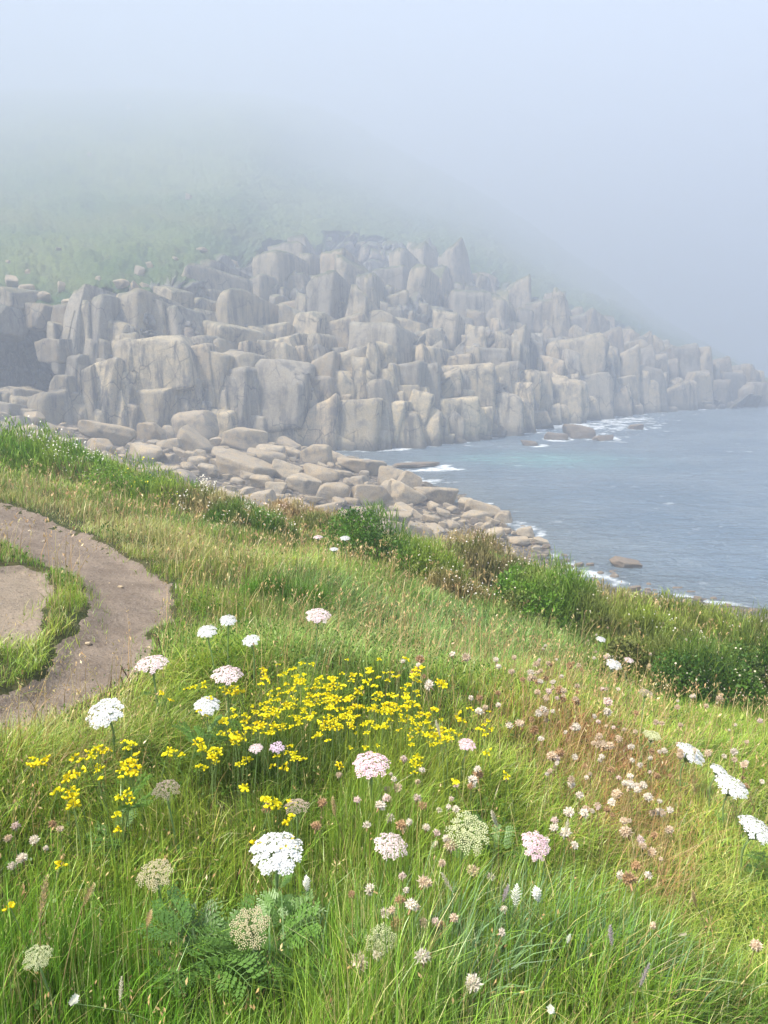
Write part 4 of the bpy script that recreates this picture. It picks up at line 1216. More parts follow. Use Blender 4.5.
def build_bushes():
    rng = np.random.default_rng(41)
    fm = leaf_mat('bush_leaf', attr='col', trans=0.3, rough=0.5, spec=0.25)
    mats = {}
    for px, py, wpx, hpx, c1, c2, leaf, fc, nf, name, label in BUSHES:
        p = pt(px, py)
        m = p[1] / 0.97 / FPX
        W2, Hh = wpx * m / 2 * 1.3, hpx * m * (1.35 if 'bush' in name else 1.2)
        root = empty(name, tuple(p))
        tag(root, label, 'bush' if 'bush' in name else ('grass clump' if 'mound' in name or 'tussock' in name or 'dry' in name else 'flower clump'))
        lumps = [(0, 0, 1.0)] + [(rng.uniform(-.75, .75), rng.uniform(-.5, .5), rng.uniform(0.45, 0.85)) for _ in range(7)]
        D2 = W2 * 0.7
        P = []
        n = int(9000 * min(1.6, max(0.5, wpx * hpx / 4500)))
        for lx, ly, lh in lumps:
            k = int(n / 8)
            th = rng.uniform(0, 2 * np.pi, k); ph = np.arccos(rng.uniform(0, 1, k)); rr = rng.uniform(0.55, 1.0, k) ** 0.5
            s = 0.55 if lh < 1 else 0.8
            q = np.stack([lx * W2 + s * W2 * rr * np.sin(ph) * np.cos(th), ly * D2 + s * D2 * rr * np.sin(ph) * np.sin(th), Hh * lh * rr * np.cos(ph)], 1)
            q += 0.10 * W2 * np.stack([fbm(q[:, 0] * 5, q[:, 2] * 5, 1, 2), 0 * th, fbm(q[:, 0] * 6, q[:, 1] * 6, 3, 2)], 1)
            P.append(q)
        P = np.concatenate(P)
        gz = ground_z(P[:, 0] + p[0], P[:, 1] + p[1]) - p[2]
        P[:, 2] = np.maximum(P[:, 2] + gz * 0.9, gz - 0.02)
        grassy = name in ('grass_mound', 'grass_tussock', 'dry_seed_clump', 'campion_clump')
        pn = fbm(P[:, 0] * 3 + px, P[:, 2] * 3 + P[:, 1] * 2, 7, 3)
        col = mixc(np.repeat(np.asarray(c1)[None], len(P), 0), 0.45 + 0.9 * pn, np.asarray(c2)) * rng.uniform(0.65, 1.35, len(P))[:, None]
        if grassy:
            v, q, t, c = blades(P[:, 0], P[:, 1], P[:, 2] - 0.06, rng.uniform(0.08, 0.2, len(P)), m * rng.uniform(0.6, 1.2, len(P)), rng.uniform(0, 6.3, len(P)), rng.uniform(0.1, 0.8, len(P)), col, 2, rng=rng)
            me = np_mesh('foliage', v, [q, t], {'col': np.clip(c, .01, .6)})
        else:
            nb = len(P) // 4      # half of it grass and stalks that grow up through the leaves
            v, f = leaf_cards(P[nb:], max(leaf * 0.65, 1.5 * m), rng)
            v2, q2, t2, c2_ = blades(P[:nb, 0], P[:nb, 1], P[:nb, 2] - 0.05, rng.uniform(0.08, 0.24, nb), m * rng.uniform(0.6, 1.1, nb), rng.uniform(0, 6.3, nb), rng.uniform(0.1, 0.9, nb), mixc(col[:nb], 0.5 * rng.random(nb), YEL), 2, rng=rng)
            me = np_mesh('foliage', np.concatenate([v, v2]), [f, q2 + len(v), t2 + len(v)], {'col': np.concatenate([np.repeat(np.clip(col[nb:], .01, .6), 4, 0), np.clip(c2_, .01, .6)])})
        link('foliage', me, fm, root)
        # stems inside, so that nothing floats
        k = 60
        a = rng.uniform(0, 6.28, k); r = W2 * 0.5 * rng.random(k) ** .5
        sx, sy = r * np.cos(a), r * np.sin(a) * 0.7
        v, q, t, c = blades(sx, sy, ground_z(sx + p[0], sy + p[1]) - p[2] - 0.02, Hh * rng.uniform(0.5, 0.9, k), np.full(k, 0.012), a, np.full(k, 0.35), np.repeat((DARK * 1.1)[None], k, 0), 3, rng=rng)
        link('stems', np_mesh('stems', v, [q, t], {'col': c}), fm, root)
        if nf:
            top = P[((P[:, 2] - gz) > Hh * 0.1) & (fbm(P[:, 0] * 2.5 + py, P[:, 2] * 3 + P[:, 1] * 2, 17, 2) > 0.02)]
            F_ = top[rng.integers(len(top), size=nf)] * np.array([1.05, 1.05, 1.0]) + np.array([0, 0, 0.05]) + rng.normal(size=(nf, 3)) * 0.04
            v, ff = florets(F_, max(0.016, 1.55 * m), rng)
            key = tuple(fc)
            if key not in mats: mats[key] = leaf_mat('petal_cream' if fc[2] > .3 else 'petal_yellow', col=fc, trans=0.3, rough=0.6)
            o = link('blossom', np_mesh('blossom', v, ff), mats[key], root)
            o['kind'] = 'stuff'
# ------------------------------------------------------------------ flowers
def tube(P, R, sides=6):
    """A tapering tube along points P with radii R."""
    P = np.asarray(P, float); R = np.asarray(R, float)
    T = np.gradient(P, axis=0); T /= np.linalg.norm(T, axis=1)[:, None] + 1e-12
    ref = np.array([0.31, 0.95, 0.05])
    A = np.cross(T, ref); A /= np.linalg.norm(A, axis=1)[:, None] + 1e-12
    B = np.cross(T, A)
    q = np.linspace(0, 2 * np.pi, sides + 1)[:-1]
    V = (P[:, None] + R[:, None, None] * (A[:, None] * np.cos(q)[None, :, None] + B[:, None] * np.sin(q)[None, :, None])).reshape(-1, 3)
    i = np.arange(len(P) * sides).reshape(len(P), sides)
    j = np.roll(i, -1, axis=1)
    return V, np.stack([i[:-1], j[:-1], j[1:], i[1:]], -1).reshape(-1, 4)


class Acc:
    """Collects pieces of one mesh."""
    def __init__(self): self.V, self.F4, self.F3, self.n = [], [], [], 0
    def add(self, V, F):
        V = np.asarray(V, float); F = np.asarray(F)
        (self.F4 if F.shape[1] == 4 else self.F3).append(F + self.n)
        self.V.append(V); self.n += len(V)
        return self
    def mesh(self, name, mat, smooth=True):
        f = [np.concatenate(x) for x in (self.F4, self.F3) if x]
        me = np_mesh(name, np.concatenate(self.V), f, smooth=smooth)
        me.materials.append(mat)
        return me


def ball(r, c, nu=8, nv=6, sq=1.0):
    u = np.linspace(0, 2 * np.pi, nu + 1)[:-1]; v = np.linspace(0.05, np.pi - 0.05, nv)
    V = np.stack([np.outer(np.sin(v), np.cos(u)), np.outer(np.sin(v), np.sin(u)), np.outer(np.cos(v), np.ones(nu)) * sq], -1).reshape(-1, 3) * r + np.asarray(c)
    i = np.arange(nu * nv).reshape(nv, nu); j = np.roll(i, -1, 1)
    return V, np.stack([i[:-1], i[1:], j[1:], j[:-1]], -1).reshape(-1, 4)


def petal_ring(c, nrm, n, L, W, cup, rng, spin=0.0):
    """A ring of petals round a point: each a bent four-sided leaf."""
    nrm = np.asarray(nrm, float) / np.linalg.norm(nrm)
    u = np.cross(nrm, [0.2, 0.9, 0.35]); u /= np.linalg.norm(u); w = np.cross(nrm, u)
    V, F = [], []
    for k in range(n):
        a = spin + 2 * np.pi * k / n + rng.normal() * 0.08
        d = u * math.cos(a) + w * math.sin(a); s = -u * math.sin(a) + w * math.cos(a)
        l = L * rng.uniform(0.85, 1.15)
        p = [c + 0 * d, c + d * l * .55 + s * W / 2 + nrm * cup * l * .4, c + d * l + nrm * cup * l, c + d * l * .55 - s * W / 2 + nrm * cup * l * .4]
        b = len(V); V += p; F.append([b, b + 1, b + 2, b + 3])
    return np.array(V), np.array(F)


STEM = leaf_mat('flower_stem', col=(0.16, 0.23, 0.07), trans=0.1, rough=0.5, vary=0.25)
DRYSTEM = leaf_mat('dry_stem', col=(0.30, 0.23, 0.10), trans=0.1, rough=0.6, vary=0.3)


# ---- trefoil: a tuft of small yellow pea flowers on a thin stem
def build_trefoil():
    rng = np.random.default_rng(61)
    ym = [leaf_mat('trefoil_petal', col=(0.82, 0.72, 0.015), trans=0.25, rough=0.5, vary=0.08), leaf_mat('trefoil_petal_deep', col=(0.80, 0.64, 0.012), trans=0.25, rough=0.5, vary=0.08)]
    heads, raw = [], []
    for k in range(6):
        a = Acc()
        for q in range(int(rng.integers(3, 6))):
            t = 2 * np.pi * q / 5 + rng.normal() * .3
            c = np.array([math.cos(t), math.sin(t), 0.25 + rng.normal() * .15]) * 0.010
            out = np.array([math.cos(t), math.sin(t), 0.35]); out /= np.linalg.norm(out)
            up = np.array([0, 0, 1.0]); side = np.cross(out, up); side /= np.linalg.norm(side); up = np.cross(side, out)
            # standard petal: an upright fan, folded along its middle
            fan = []
            for aa in np.linspace(-1.1, 1.1, 5):
                fan.append(c + out * (0.002 - 0.003 * abs(aa)) + (up * math.cos(aa) + side * math.sin(aa)) * 0.0105)
            V = np.array([c - out * 0.002] + fan)
            a.add(V, np.array([[0, i, i + 1] for i in range(1, 5)]))
            # the wings and keel: a small blunt pouch pointing forward
            V, F = ball(0.0042, (0, 0, 0), 7, 5)
            V = c + out * (0.005 + V[:, :1] * 1.7) + side * V[:, 1:2] + up * (V[:, 2:3] - 0.001)
            a.add(V, F)
        raw.append((np.concatenate(a.V), [np.concatenate(a.F4), np.concatenate(a.F3)]))
        heads.append(a.mesh('blossom', ym[k % 2]))
    stems = []
    for k in range(4):
        s = np.linspace(0, 1, 6)
        bend = rng.normal(size=2) * 0.25
        P = np.stack([bend[0] * (s ** 2 - 1), bend[1] * (s ** 2 - 1), s - 1], 1)
        V, F = tube(P, 0.011 * (1 - 0.3 * s), 5)
        stems.append(Acc().add(V, F).mesh('stem', STEM))
    spots = []
    def zone(n, cx, cy, sx, sy, key, lim=None):
        k = 0
        while k < n:
            x, y = cx + rng.normal() * sx, cy + rng.normal() * sy
            if lim and not lim(x, y): continue
            for _ in range(min(int(rng.integers(1, 6)), n - k)):       # they stand in little crowds
                spots.append((x + rng.normal() * 6, y + rng.normal() * 3.5, key)); k += 1
    zone(150, 345, 700, 54, 22, 'heart', lambda x, y: 662 < y < 770 and 190 < x < 480)
    zone(46, 220, 725, 34, 22, 'skirt', lambda x, y: 680 < y < 790)
    zone(26, 100, 770, 34, 26, 'outlier', lambda x, y: 735 < y < 830 and x > -10)
    zone(24, 440, 745, 36, 26, 'seaward', lambda x, y: 690 < y < 800)
    zone(18, 290, 800, 44, 24, 'under', lambda x, y: 765 < y < 860)
    for cx, cyy, n in [(75, 775, 3), (70, 790, 5), (82, 812, 2), (134, 765, 4), (102, 776, 2), (121, 818, 2), (52, 866, 1), (10, 914, 1), (258, 846, 2), (257, 793, 2), (210, 755, 3), (192, 737, 2)]:
        zone(n, cx, cyy, 4, 3, 'outlier')
    LAB = {'heart': 'yellow trefoil flower in the thick of the yellow patch', 'skirt': 'yellow trefoil flower in the thinner edge of the patch by the path side', 'outlier': 'yellow trefoil flower apart from the patch in short grass below the path',
           'seaward': 'yellow trefoil flower among pale dry heads on the seaward edge of the patch', 'under': 'yellow trefoil flower in the green grass below the patch'}
    for x, y, key in spots:
        h = rng.uniform(0.20, 0.30)
        p = hit(ground_z, x, y, h)
        if p is None or bare(p[0], p[1]) < 0.05: continue
        root = empty('trefoil', (p[0], p[1], p[2] - h))
        tag(root, LAB[key], 'flower', LAB[key].replace('flower', 'flowers'))
        st = link('stem', stems[int(rng.integers(4))], parent=root)
        st.location = (0, 0, h); st.scale = (h * 0.5, h * 0.5, h); st.rotation_euler = (0, 0, rng.uniform(0, 6.28))
        hd = link('blossom', heads[int(rng.integers(6))], parent=root)
        s = rng.uniform(0.65, 1.15)
        hd.location = (0, 0, h); hd.scale = (s, s, s); hd.rotation_euler = (rng.normal() * .35, rng.normal() * .35, rng.uniform(0, 6.28))


    # past three hundred the rest of the patch is one mass
    V, F4, F3, off = [], [], [], 0
    SV, SF, soff = [], [], 0
    for _ in range(190):
        if _ % 4 == 0: cx, cyy = 340 + rng.normal() * 75, 708 + rng.normal() * 30
        if not (664 < cyy < 790 and 170 < cx < 520): continue
        h = rng.uniform(0.17, 0.28)
        p = hit(ground_z, cx + rng.normal() * 8, cyy + rng.normal() * 5, h)
        if p is None or bare(p[0], p[1]) < 0.05: continue
        v, (f4, f3) = raw[int(rng.integers(6))]
        a = rng.uniform(0, 6.28); c_, s_ = math.cos(a), math.sin(a); sc = rng.uniform(.55, .95)
        v = np.stack([v[:, 0] * c_ - v[:, 1] * s_, v[:, 0] * s_ + v[:, 1] * c_, v[:, 2]], 1) * sc + p
        tv, tf = tube([p - [0.02, 0.01, h], p - [0, 0, .004]], [0.0009, 0.0007], 4)
        V.append(v); F4.append(f4 + off); F3.append(f3 + off); off += len(v)
        SV.append(tv); SF.append(tf + soff); soff += len(tv)
    tm = link('trefoil_mass', np_mesh('trefoil_mass', np.concatenate(V), [np.concatenate(F4), np.concatenate(F3)]), ym[0])
    link('stems', np_mesh('stems', np.concatenate(SV), [np.concatenate(SF)]), STEM, tm)['kind'] = 'stuff'
    tag(tm, 'further small yellow trefoil flowers filling the yellow patch', 'flowers', kind='stuff')


# ---- thrift: papery round heads on bare stalks
def build_thrift():
    rng = np.random.default_rng(71)
    cols = [(0.74, 0.66, 0.54), (0.64, 0.51, 0.36), (0.46, 0.30, 0.16), (0.68, 0.54, 0.47)]
    pm = [leaf_mat(n, col=c, trans=0.3, rough=0.7, vary=0.12) for n, c in zip(('papery_white', 'papery_buff', 'papery_brown', 'papery_pink'), cols)]
    cm = leaf_mat('bract_brown', col=(0.36, 0.22, 0.11), trans=0.1, rough=0.7, vary=0.2)
    heads, bracts = [], []
    for k in range(8):
        a = Acc()
        n = 46
        for q in range(n):
            z = 1 - 1.55 * (q + .5) / n; r = math.sqrt(max(0, 1 - z * z)); t = 2.399963 * q
            d = np.array([r * math.cos(t), r * math.sin(t), z]); d /= np.linalg.norm(d)
            V, F = petal_ring(d * [.0058, .0058, .0042] * rng.uniform(.75, 1.15), d + rng.normal(size=3) * .45, 4, 0.0052 * rng.uniform(.5, 1.5), 0.0030, 0.8, rng, rng.uniform(0, 6))
            a.add(V, F)
        a.add(*ball(0.0046, (0, 0, 0), 8, 6, 0.75))
        heads.append(a.mesh('flower_head', pm[k % 4]))
    a = Acc()
    V, F = petal_ring(np.array([0, 0, -0.0058]), (0, 0, 1), 9, 0.0085, 0.005, 0.35, rng); a.add(V, F)
    V, F = tube([(0, 0, -0.017), (0, 0, -0.006)], [0.0013, 0.0024], 6); a.add(V, F)
    bract = a.mesh('bract', cm)
    stems = {}
    for nm, mt in (('g', STEM), ('d', DRYSTEM)):
        stems[nm] = []
        for k in range(4):
            s = np.linspace(0, 1, 7)
            b = rng.normal(size=2) * 0.3
            V, F = tube(np.stack([b[0] * (s ** 2 - 1), b[1] * (s ** 2 - 1), s - 1], 1), 0.0085 * np.ones(7), 5)
            stems[nm].append(Acc().add(V, F).mesh('stem', mt))
    LIST = [(352, 894), (359, 962), (402, 876), (406, 890), (400, 900), (385, 913), (392, 910), (416, 907), (396, 924), (424, 923), (442, 926), (436, 922), (454, 918), (442, 863), (451, 845), (446, 838), (491, 877), (473, 871), (423, 956), (473, 983),
            (422, 770), (418, 782), (456, 785), (423, 806), (417, 798), (391, 774), (404, 759), (409, 822), (357, 800), (316, 826), (367, 825), (267, 808), (339, 775), (504, 909), (502, 932), (370, 890), (389, 799), (425, 882), (412, 905), (377, 955), (437, 833), (390, 818),
            (555, 767), (575, 757), (590, 774), (624, 821), (637, 790), (648, 797), (657, 776), (653, 813), (663, 813), (670, 810), (670, 830), (654, 835), (643, 846), (652, 852), (661, 859), (636, 866), (620, 875), (629, 879), (648, 875), (653, 925), (607, 810), (612, 815), (586, 809), (569, 812), (617, 794), (625, 783), (756, 945),
            (16, 826), (8, 838), (52, 824), (34, 840), (46, 848), (22, 858), (12, 866), (60, 829), (560, 753), (600, 760), (611, 770), (632, 760), (640, 765), (650, 772)]
    spots = [(x, y, 'near' if x < 520 and y > 740 and x > 200 else ('path' if x < 100 else 'fan')) for x, y in LIST]
    def zone(n, cx, cy, sx, sy, key, ok):
        k = 0
        while k < n:
            x, y = cx + rng.normal() * sx, cy + rng.normal() * sy
            if not ok(x, y): continue
            for _ in range(min(int(rng.integers(1, 5)), n - k)):
                spots.append((x + rng.normal() * 9, y + rng.normal() * 5, key)); k += 1
    zone(46, 620, 775, 38, 44, 'fan', lambda x, y: 690 < y < 880)
    zone(52, 575, 708, 44, 22, 'crest', lambda x, y: 660 < y < 750)
    zone(34, 480, 668, 60, 16, 'crest', lambda x, y: 630 < y < 700)
    zone(20, 420, 790, 46, 34, 'near', lambda x, y: 740 < y < 870)
    zone(16, 690, 730, 40, 24, 'outer', lambda x, y: 690 < y < 800)
    zone(14, 720, 715, 30, 16, 'outer', lambda x, y: 690 < y < 800)
    zone(22, 600, 655, 50, 16, 'dip', lambda x, y: 630 < y < 690)
    LAB = {'near': 'pale papery globe head on a thin stalk around the greenish umbel', 'fan': 'pale papery globe head in the rusty fan of dry stalks', 'path': 'faded globe head in the grass just below the bare path',
           'crest': 'faded pinkish globe head on the crest above the rusty fan', 'outer': 'brownish faded globe head on the seaward slope beside white umbels', 'dip': 'small faded globe head at the brink above the dark bushes'}
    for x, y, key in spots:
        h = rng.uniform(0.22, 0.34) if key != 'path' else 0.16
        p = hit(ground_z, x, y, h)
        if p is None or bare(p[0], p[1]) < 0.04: continue
        root = empty('thrift', (p[0], p[1], p[2] - h))
        tag(root, LAB[key], 'flower', LAB[key].replace('head', 'heads'))
        rz = rng.uniform(0, 6.28)
        dry = key in ('fan', 'crest', 'outer') or rng.random() < 0.3
        st = link('stem', stems['d' if dry else 'g'][int(rng.integers(4))], parent=root)
        st.location = (0, 0, h - 0.006); st.scale = (0.13, 0.13, h); st.rotation_euler = (0, 0, rz)
        s = float(np.clip(np.exp(rng.normal() * 0.25), .6, 1.7)) * (1.2 if y < 720 else 1.1)
        tl = (rng.normal() * .4, rng.normal() * .4, rng.uniform(0, 6.28))
        k = int(rng.choice(8, p=[.20, .20, .10, .07, .18, .14, .07, .04]))
        hd = link('flower_head', heads[k], parent=root)
        hd.location = (0, 0, h); hd.scale = (s, s, s); hd.rotation_euler = tl
        link('bract', bract, parent=hd)


# ---- wild carrot umbels
UMBELS = [  # px, py, width px, kind, height, tilt towards the viewer, roll, label
    (277, 851, 54, 'white', 0.34, 0.22, 0.05, 'largest and brightest white umbel, standing on a thick green stem over feathery leaves'),
    (105, 712, 38, 'white', 0.30, 0.45, -0.1, 'white domed umbel at the near edge of the path'),
    (152, 663, 35, 'blush', 0.34, 0.15, 0.0, 'pinkish white flat umbel seen against the brown path bend'),
    (227, 674, 30, 'blush', 0.34, 0.12, 0.05, 'flat pinkish white umbel behind the yellow patch, on a tall straight stem'),
    (207, 705, 24, 'white', 0.28, 0.3, 0.1, 'white umbel half hidden in the yellow flowers beside the path'),
    (207, 631, 19, 'white', 0.30, 0.3, 0.0, 'small white umbel at the right edge of the path, with a twin close by'.replace('right edge', 'seaward edge')),
    (228, 620, 16, 'white', 0.32, 0.35, 0.1, 'topmost of the three small white umbels by the path bend'),
    (251, 640, 17, 'white', 0.30, 0.3, -0.1, 'small white umbel farthest from the path among the three at its bend'),
    (318, 615, 25, 'blush', 0.36, 0.25, 0.1, 'pinkish umbel alone beside the dark grass tussock'),
    (371, 764, 36, 'pink', 0.34, 0.2, 0.0, 'pink umbel on a green stem in the middle of the yellow flowers'),
    (468, 834, 50, 'cream', 0.32, 0.45, 0.15, 'greenish cream umbel among pale globe heads'),
    (250, 928, 36, 'buff', 0.26, 0.55, 0.0, 'yellowish cream umbel low over the feathery leaves'),
    (155, 874, 31, 'buff', 0.30, 0.3, 0.0, 'buff umbel on a forked green stem in long grass'),
    (166, 789, 25, 'tan', 0.30, 0.2, 0.0, 'dull pinkish tan umbel among stray yellow flowers'),
    (536, 845, 27, 'pink', 0.30, 0.5, 0.3, 'rose pink umbel alone below the rusty dry stalks'),
    (297, 806, 24, 'tan', 0.30, 0.02, 0.0, 'greyish buff umbel seen edge on above the largest white one'),
    (391, 845, 32, 'blush', 0.28, 0.1, 0.2, 'ragged pale pink umbel between the pink and the greenish ones'),
    (691, 753, 26, 'white', 0.30, 0.2, 0.35, 'white umbel highest of the four on the seaward slope'),
    (732, 786, 29, 'white', 0.30, 0.2, 0.2, 'wide white umbel third down the seaward slope'),
    (720, 771, 17, 'white', 0.30, 0.2, 0.4, 'smallest white umbel of the four on the seaward slope'),
    (757, 829, 36, 'white', 0.30, 0.2, 0.35, 'lowest white umbel on the seaward slope, at the picture edge'),
    (614, 664, 15, 'white', 0.34, 0.3, 0.2, 'small white umbel at the brink above the dark bushes'),
    (601, 639, 9, 'white', 0.36, 0.2, 0.1, 'tiny white umbel standing against the dark bush hollow'),
    (629, 660, 9, 'blush', 0.34, 0.2, 0.1, 'tiny pale umbel next to the white one at the brink'),
    (345, 538, 10, 'white', 0.5, 0.2, 0.0, 'tiny white umbel in front of the rounded green bush'),
    (318, 537, 10, 'blush', 0.4, 0.1, 0.0, 'tiny pale umbel between the pink dry clump and the rounded bush'),
    (334, 549, 9, 'white', 0.34, 0.1, 0.0, 'lower tiny white umbel at the foot of the rounded bush'),
    (467, 744, 17, 'pink', 0.30, 0.2, 0.1, 'small mauve pink umbel at the seaward edge of the yellow patch'),
    (277, 747, 14, 'mauve', 0.28, 0.4, 0.0, 'small mauve umbel inside the yellow patch'),
    (256, 748, 13, 'blush', 0.28, 0.2, 0.0, 'small whitish umbel next to the mauve one'),
    (381, 940, 28, 'cream', 0.28, 1.25, 0.5, 'cream umbel turned on its side on a bent thick stalk'),
    (38, 958, 22, 'cream', 0.27, 0.3, 0.1, 'cream drooping umbel on a whitish curved stalk in the lowest grass'),
    (646, 693, 14, 'tan', 0.32, 0.1, 0.1, 'flat brownish umbel on the crest under the dark bushes'),
    (652, 736, 16, 'cream', 0.30, 0.1, 0.1, 'flat cream umbel midway down the seaward slope'),
]


def umbel_mesh(kind, rng, mats, stemmat):
    """A flat dome of many small florets in separate clusters, and the rays that carry it; diameter one unit."""
    a, r_ = Acc(), Acc()
    nc = {'white': 46, 'blush': 44, 'pink': 42, 'cream': 40, 'buff': 34, 'tan': 30, 'mauve': 30}[kind]
    fills = {'white': 17, 'blush': 14, 'pink': 14, 'cream': 13, 'buff': 12, 'tan': 9, 'mauve': 12}[kind]
    for k in range(nc):
        rr = math.sqrt((k + .5) / nc) * 0.46; t = 2.399963 * k + rng.normal() * .1
        z = 0.09 - 0.42 * rr * rr * (1.3 if kind != 'cream' else 0.5) + rng.normal() * .012
        c = np.array([rr * math.cos(t), rr * math.sin(t), z])
        nrm = np.array([c[0] * .9, c[1] * .9, 0.7]); nrm /= np.linalg.norm(nrm)
        V, F = tube([(0, 0, -0.42), c * [0.6, 0.6, 0] + [0, 0, -0.16], c - nrm * .02], [0.008, 0.006, 0.006], 4)
        r_.add(V, F)
        u = np.cross(nrm, [0.1, .9, .3]); u /= np.linalg.norm(u); w = np.cross(nrm, u)
        R = 0.078 * (0.75 + .5 * rr / .46) * rng.uniform(.85, 1.1)
        for q in range(fills):
            fr = math.sqrt((q + .5) / fills) * R; ft = 2.4 * q + k
            fc = c + u * fr * math.cos(ft) + w * fr * math.sin(ft) + nrm * (0.022 - 2.2 * fr * fr + rng.normal() * .006)
            if kind in ('cream', 'buff', 'tan'):
                V, F = ball(0.019 * rng.uniform(.8, 1.2), fc, 5, 4, 1.2)
            else:
                V, F = petal_ring(fc, nrm + rng.normal(size=3) * .3, 5, 0.027, 0.023, 0.22, rng, rng.uniform(0, 6))
            a.add(V, F)
    # bracts that hang below the rays
    b = Acc()
    V, F = petal_ring(np.array([0, 0, -0.42]), (0, 0, -1), 9, 0.26, 0.02, 0.5, rng); b.add(V, F)
    return a.mesh('umbel', mats[kind]), r_.mesh('ray', stemmat), b.mesh('bract', stemmat)


def build_umbels():
    rng = np.random.default_rng(81)
    C = {'white': (0.62, 0.62, 0.60), 'blush': (0.68, 0.55, 0.54), 'pink': (0.70, 0.50, 0.53), 'cream': (0.58, 0.60, 0.34), 'buff': (0.62, 0.55, 0.34), 'tan': (0.52, 0.42, 0.32), 'mauve': (0.68, 0.52, 0.64)}
    mats = {k: leaf_mat('umbel_' + k, col=v, trans=0.25, rough=0.6) for k, v in C.items()}
    sm = leaf_mat('carrot_stem', col=(0.20, 0.29, 0.10), trans=0.1, rough=0.5)
    protos = {k: [umbel_mesh(k, rng, mats, sm) for _ in range(2 if k in ('white', 'blush') else 1)] for k in C}
    for px, py, w, kind, h, tilt, roll, lab in UMBELS:
        p = hit(ground_z, px, py, h)
        if p is None: continue
        dist = np.linalg.norm(p - EYE)
        S = w / FPX * dist
        if S > 0.13: S = 0.13
        rot = Matrix.Rotation(roll, 3, 'Y') @ Matrix.Rotation(tilt, 3, 'X') @ Matrix.Rotation(rng.uniform(0, 6.28), 3, 'Z')
        ax = rot @ Vector((0, 0, 1))
        lean = np.array([rng.normal() * .04 + 0.15 * (tilt > 1) * 1, 0.05 + rng.normal() * .04])
        bx, by = p[0] - ax.x * .2 * h - lean[0] * h, p[1] - ax.y * .1 * h + lean[1] * h
        bz = float(ground_z(np.array([bx]), np.array([by]))[0])
        root = empty('wild_carrot', (bx, by, bz))
        tag(root, lab, 'umbel flower')
        B0 = np.array([bx, by, bz])
        end = p - np.array(ax) * S * 0.42
        c1 = B0 + np.array([0, 0, 0.55 * h]); c2 = end - np.array(ax) * 0.25 * h
        s = np.linspace(0, 1, 12)[:, None]
        P = (1 - s) ** 3 * B0 + 3 * s * (1 - s) ** 2 * c1 + 3 * s ** 2 * (1 - s) * c2 + s ** 3 * end
        r0 = float(np.clip(0.028 * S + 0.0006, 0.0012, 0.0030)) * (1.35 if w > 34 else 1)
        V, F = tube(P - B0, np.linspace(r0 * 1.25, r0, 12), 7)
        link('stem', Acc().add(V, F).mesh('stem', sm), parent=root)
        um, ry, br = protos[kind][int(rng.integers(len(protos[kind])))]
        o = link('umbel', um, parent=root)
        o.location = p - B0; o.scale = (S, S, S); o.rotation_euler = rot.to_euler()
        link('ray', ry, parent=o); link('bract', br, parent=o)
        if w >= 24:
            # a small divided leaf clasping the stem
            for q in range(2 if w > 30 else 1):
                lf = link('leaf', LEAVES[int(rng.integers(len(LEAVES)))], parent=root)
                i = 3 + 3 * q
                lf.location = P[i] - B0
                k = 0.055 + 0.03 * rng.random()
                lf.scale = (k, k, k); lf.rotation_euler = (rng.normal() * .2, -0.4 + rng.normal() * .2, rng.uniform(0, 6.28))


# ---- divided leaves
LEAVES = []


def make_leaves():
    rng = np.random.default_rng(91)
    m = leaf_mat('carrot_leaf', col=(0.10, 0.20, 0.035), trans=0.3, rough=0.4, spec=0.4, vary=0.2)
    for k in range(4):
        a = Acc()
        s = np.linspace(0, 1, 12)
        mid = lambda t: np.array([t, 0.06 * math.sin(3 * t), 0.28 * t - 0.42 * t * t])
        V, F = tube([mid(t) for t in s], 0.018 * (1 - 0.7 * s), 5); a.add(V, F)
        for i in range(6):
            t = 0.30 + 0.115 * i
            for sd in (-1, 1):
                L = (0.36 * math.sin(math.pi * (0.35 + 0.6 * (t - .3))) + 0.05) * rng.uniform(.85, 1.15)
                d = np.array([0.55, sd, 0.08 + rng.normal() * .12]); d /= np.linalg.norm(d)
                base = mid(t)
                # each leaflet is itself lobed: five toothed lobes on a short stalk
                for j in range(5):
                    tt = 0.25 + 0.17 * j
                    for s2 in ((-1, 1) if j < 4 else (0,)):
                        dd = d * 0.8 + np.cross(d, [0, 0, 1]) * s2 * 0.8; dd /= np.linalg.norm(dd)
                        l = L * (0.36 - 0.04 * j) * rng.uniform(.8, 1.2)
                        o = base + d * L * tt - np.array([0, 0, 0.12 * L * tt * tt])
                        side = np.cross(dd, [0, 0, 1.0]); nz = np.array([0, 0, 1.0])
                        wv = l * .2
                        V = np.array([o, o + dd * l * .5 + side * wv + nz * l * .07, o + dd * l * .78 + side * wv * .8, o + dd * l, o + dd * l * .78 - side * wv * .8, o + dd * l * .5 - side * wv + nz * l * .07])
                        a.add(V, np.array([[0, 1, 2, 3], [0, 3, 4, 5]]))
                V, F = tube([base, base + d * L * .9 - np.array([0, 0, .09 * L])], [0.010, 0.005], 4); a.add(V, F)
        V = None
        LEAVES.append(a.mesh('leaf', m))


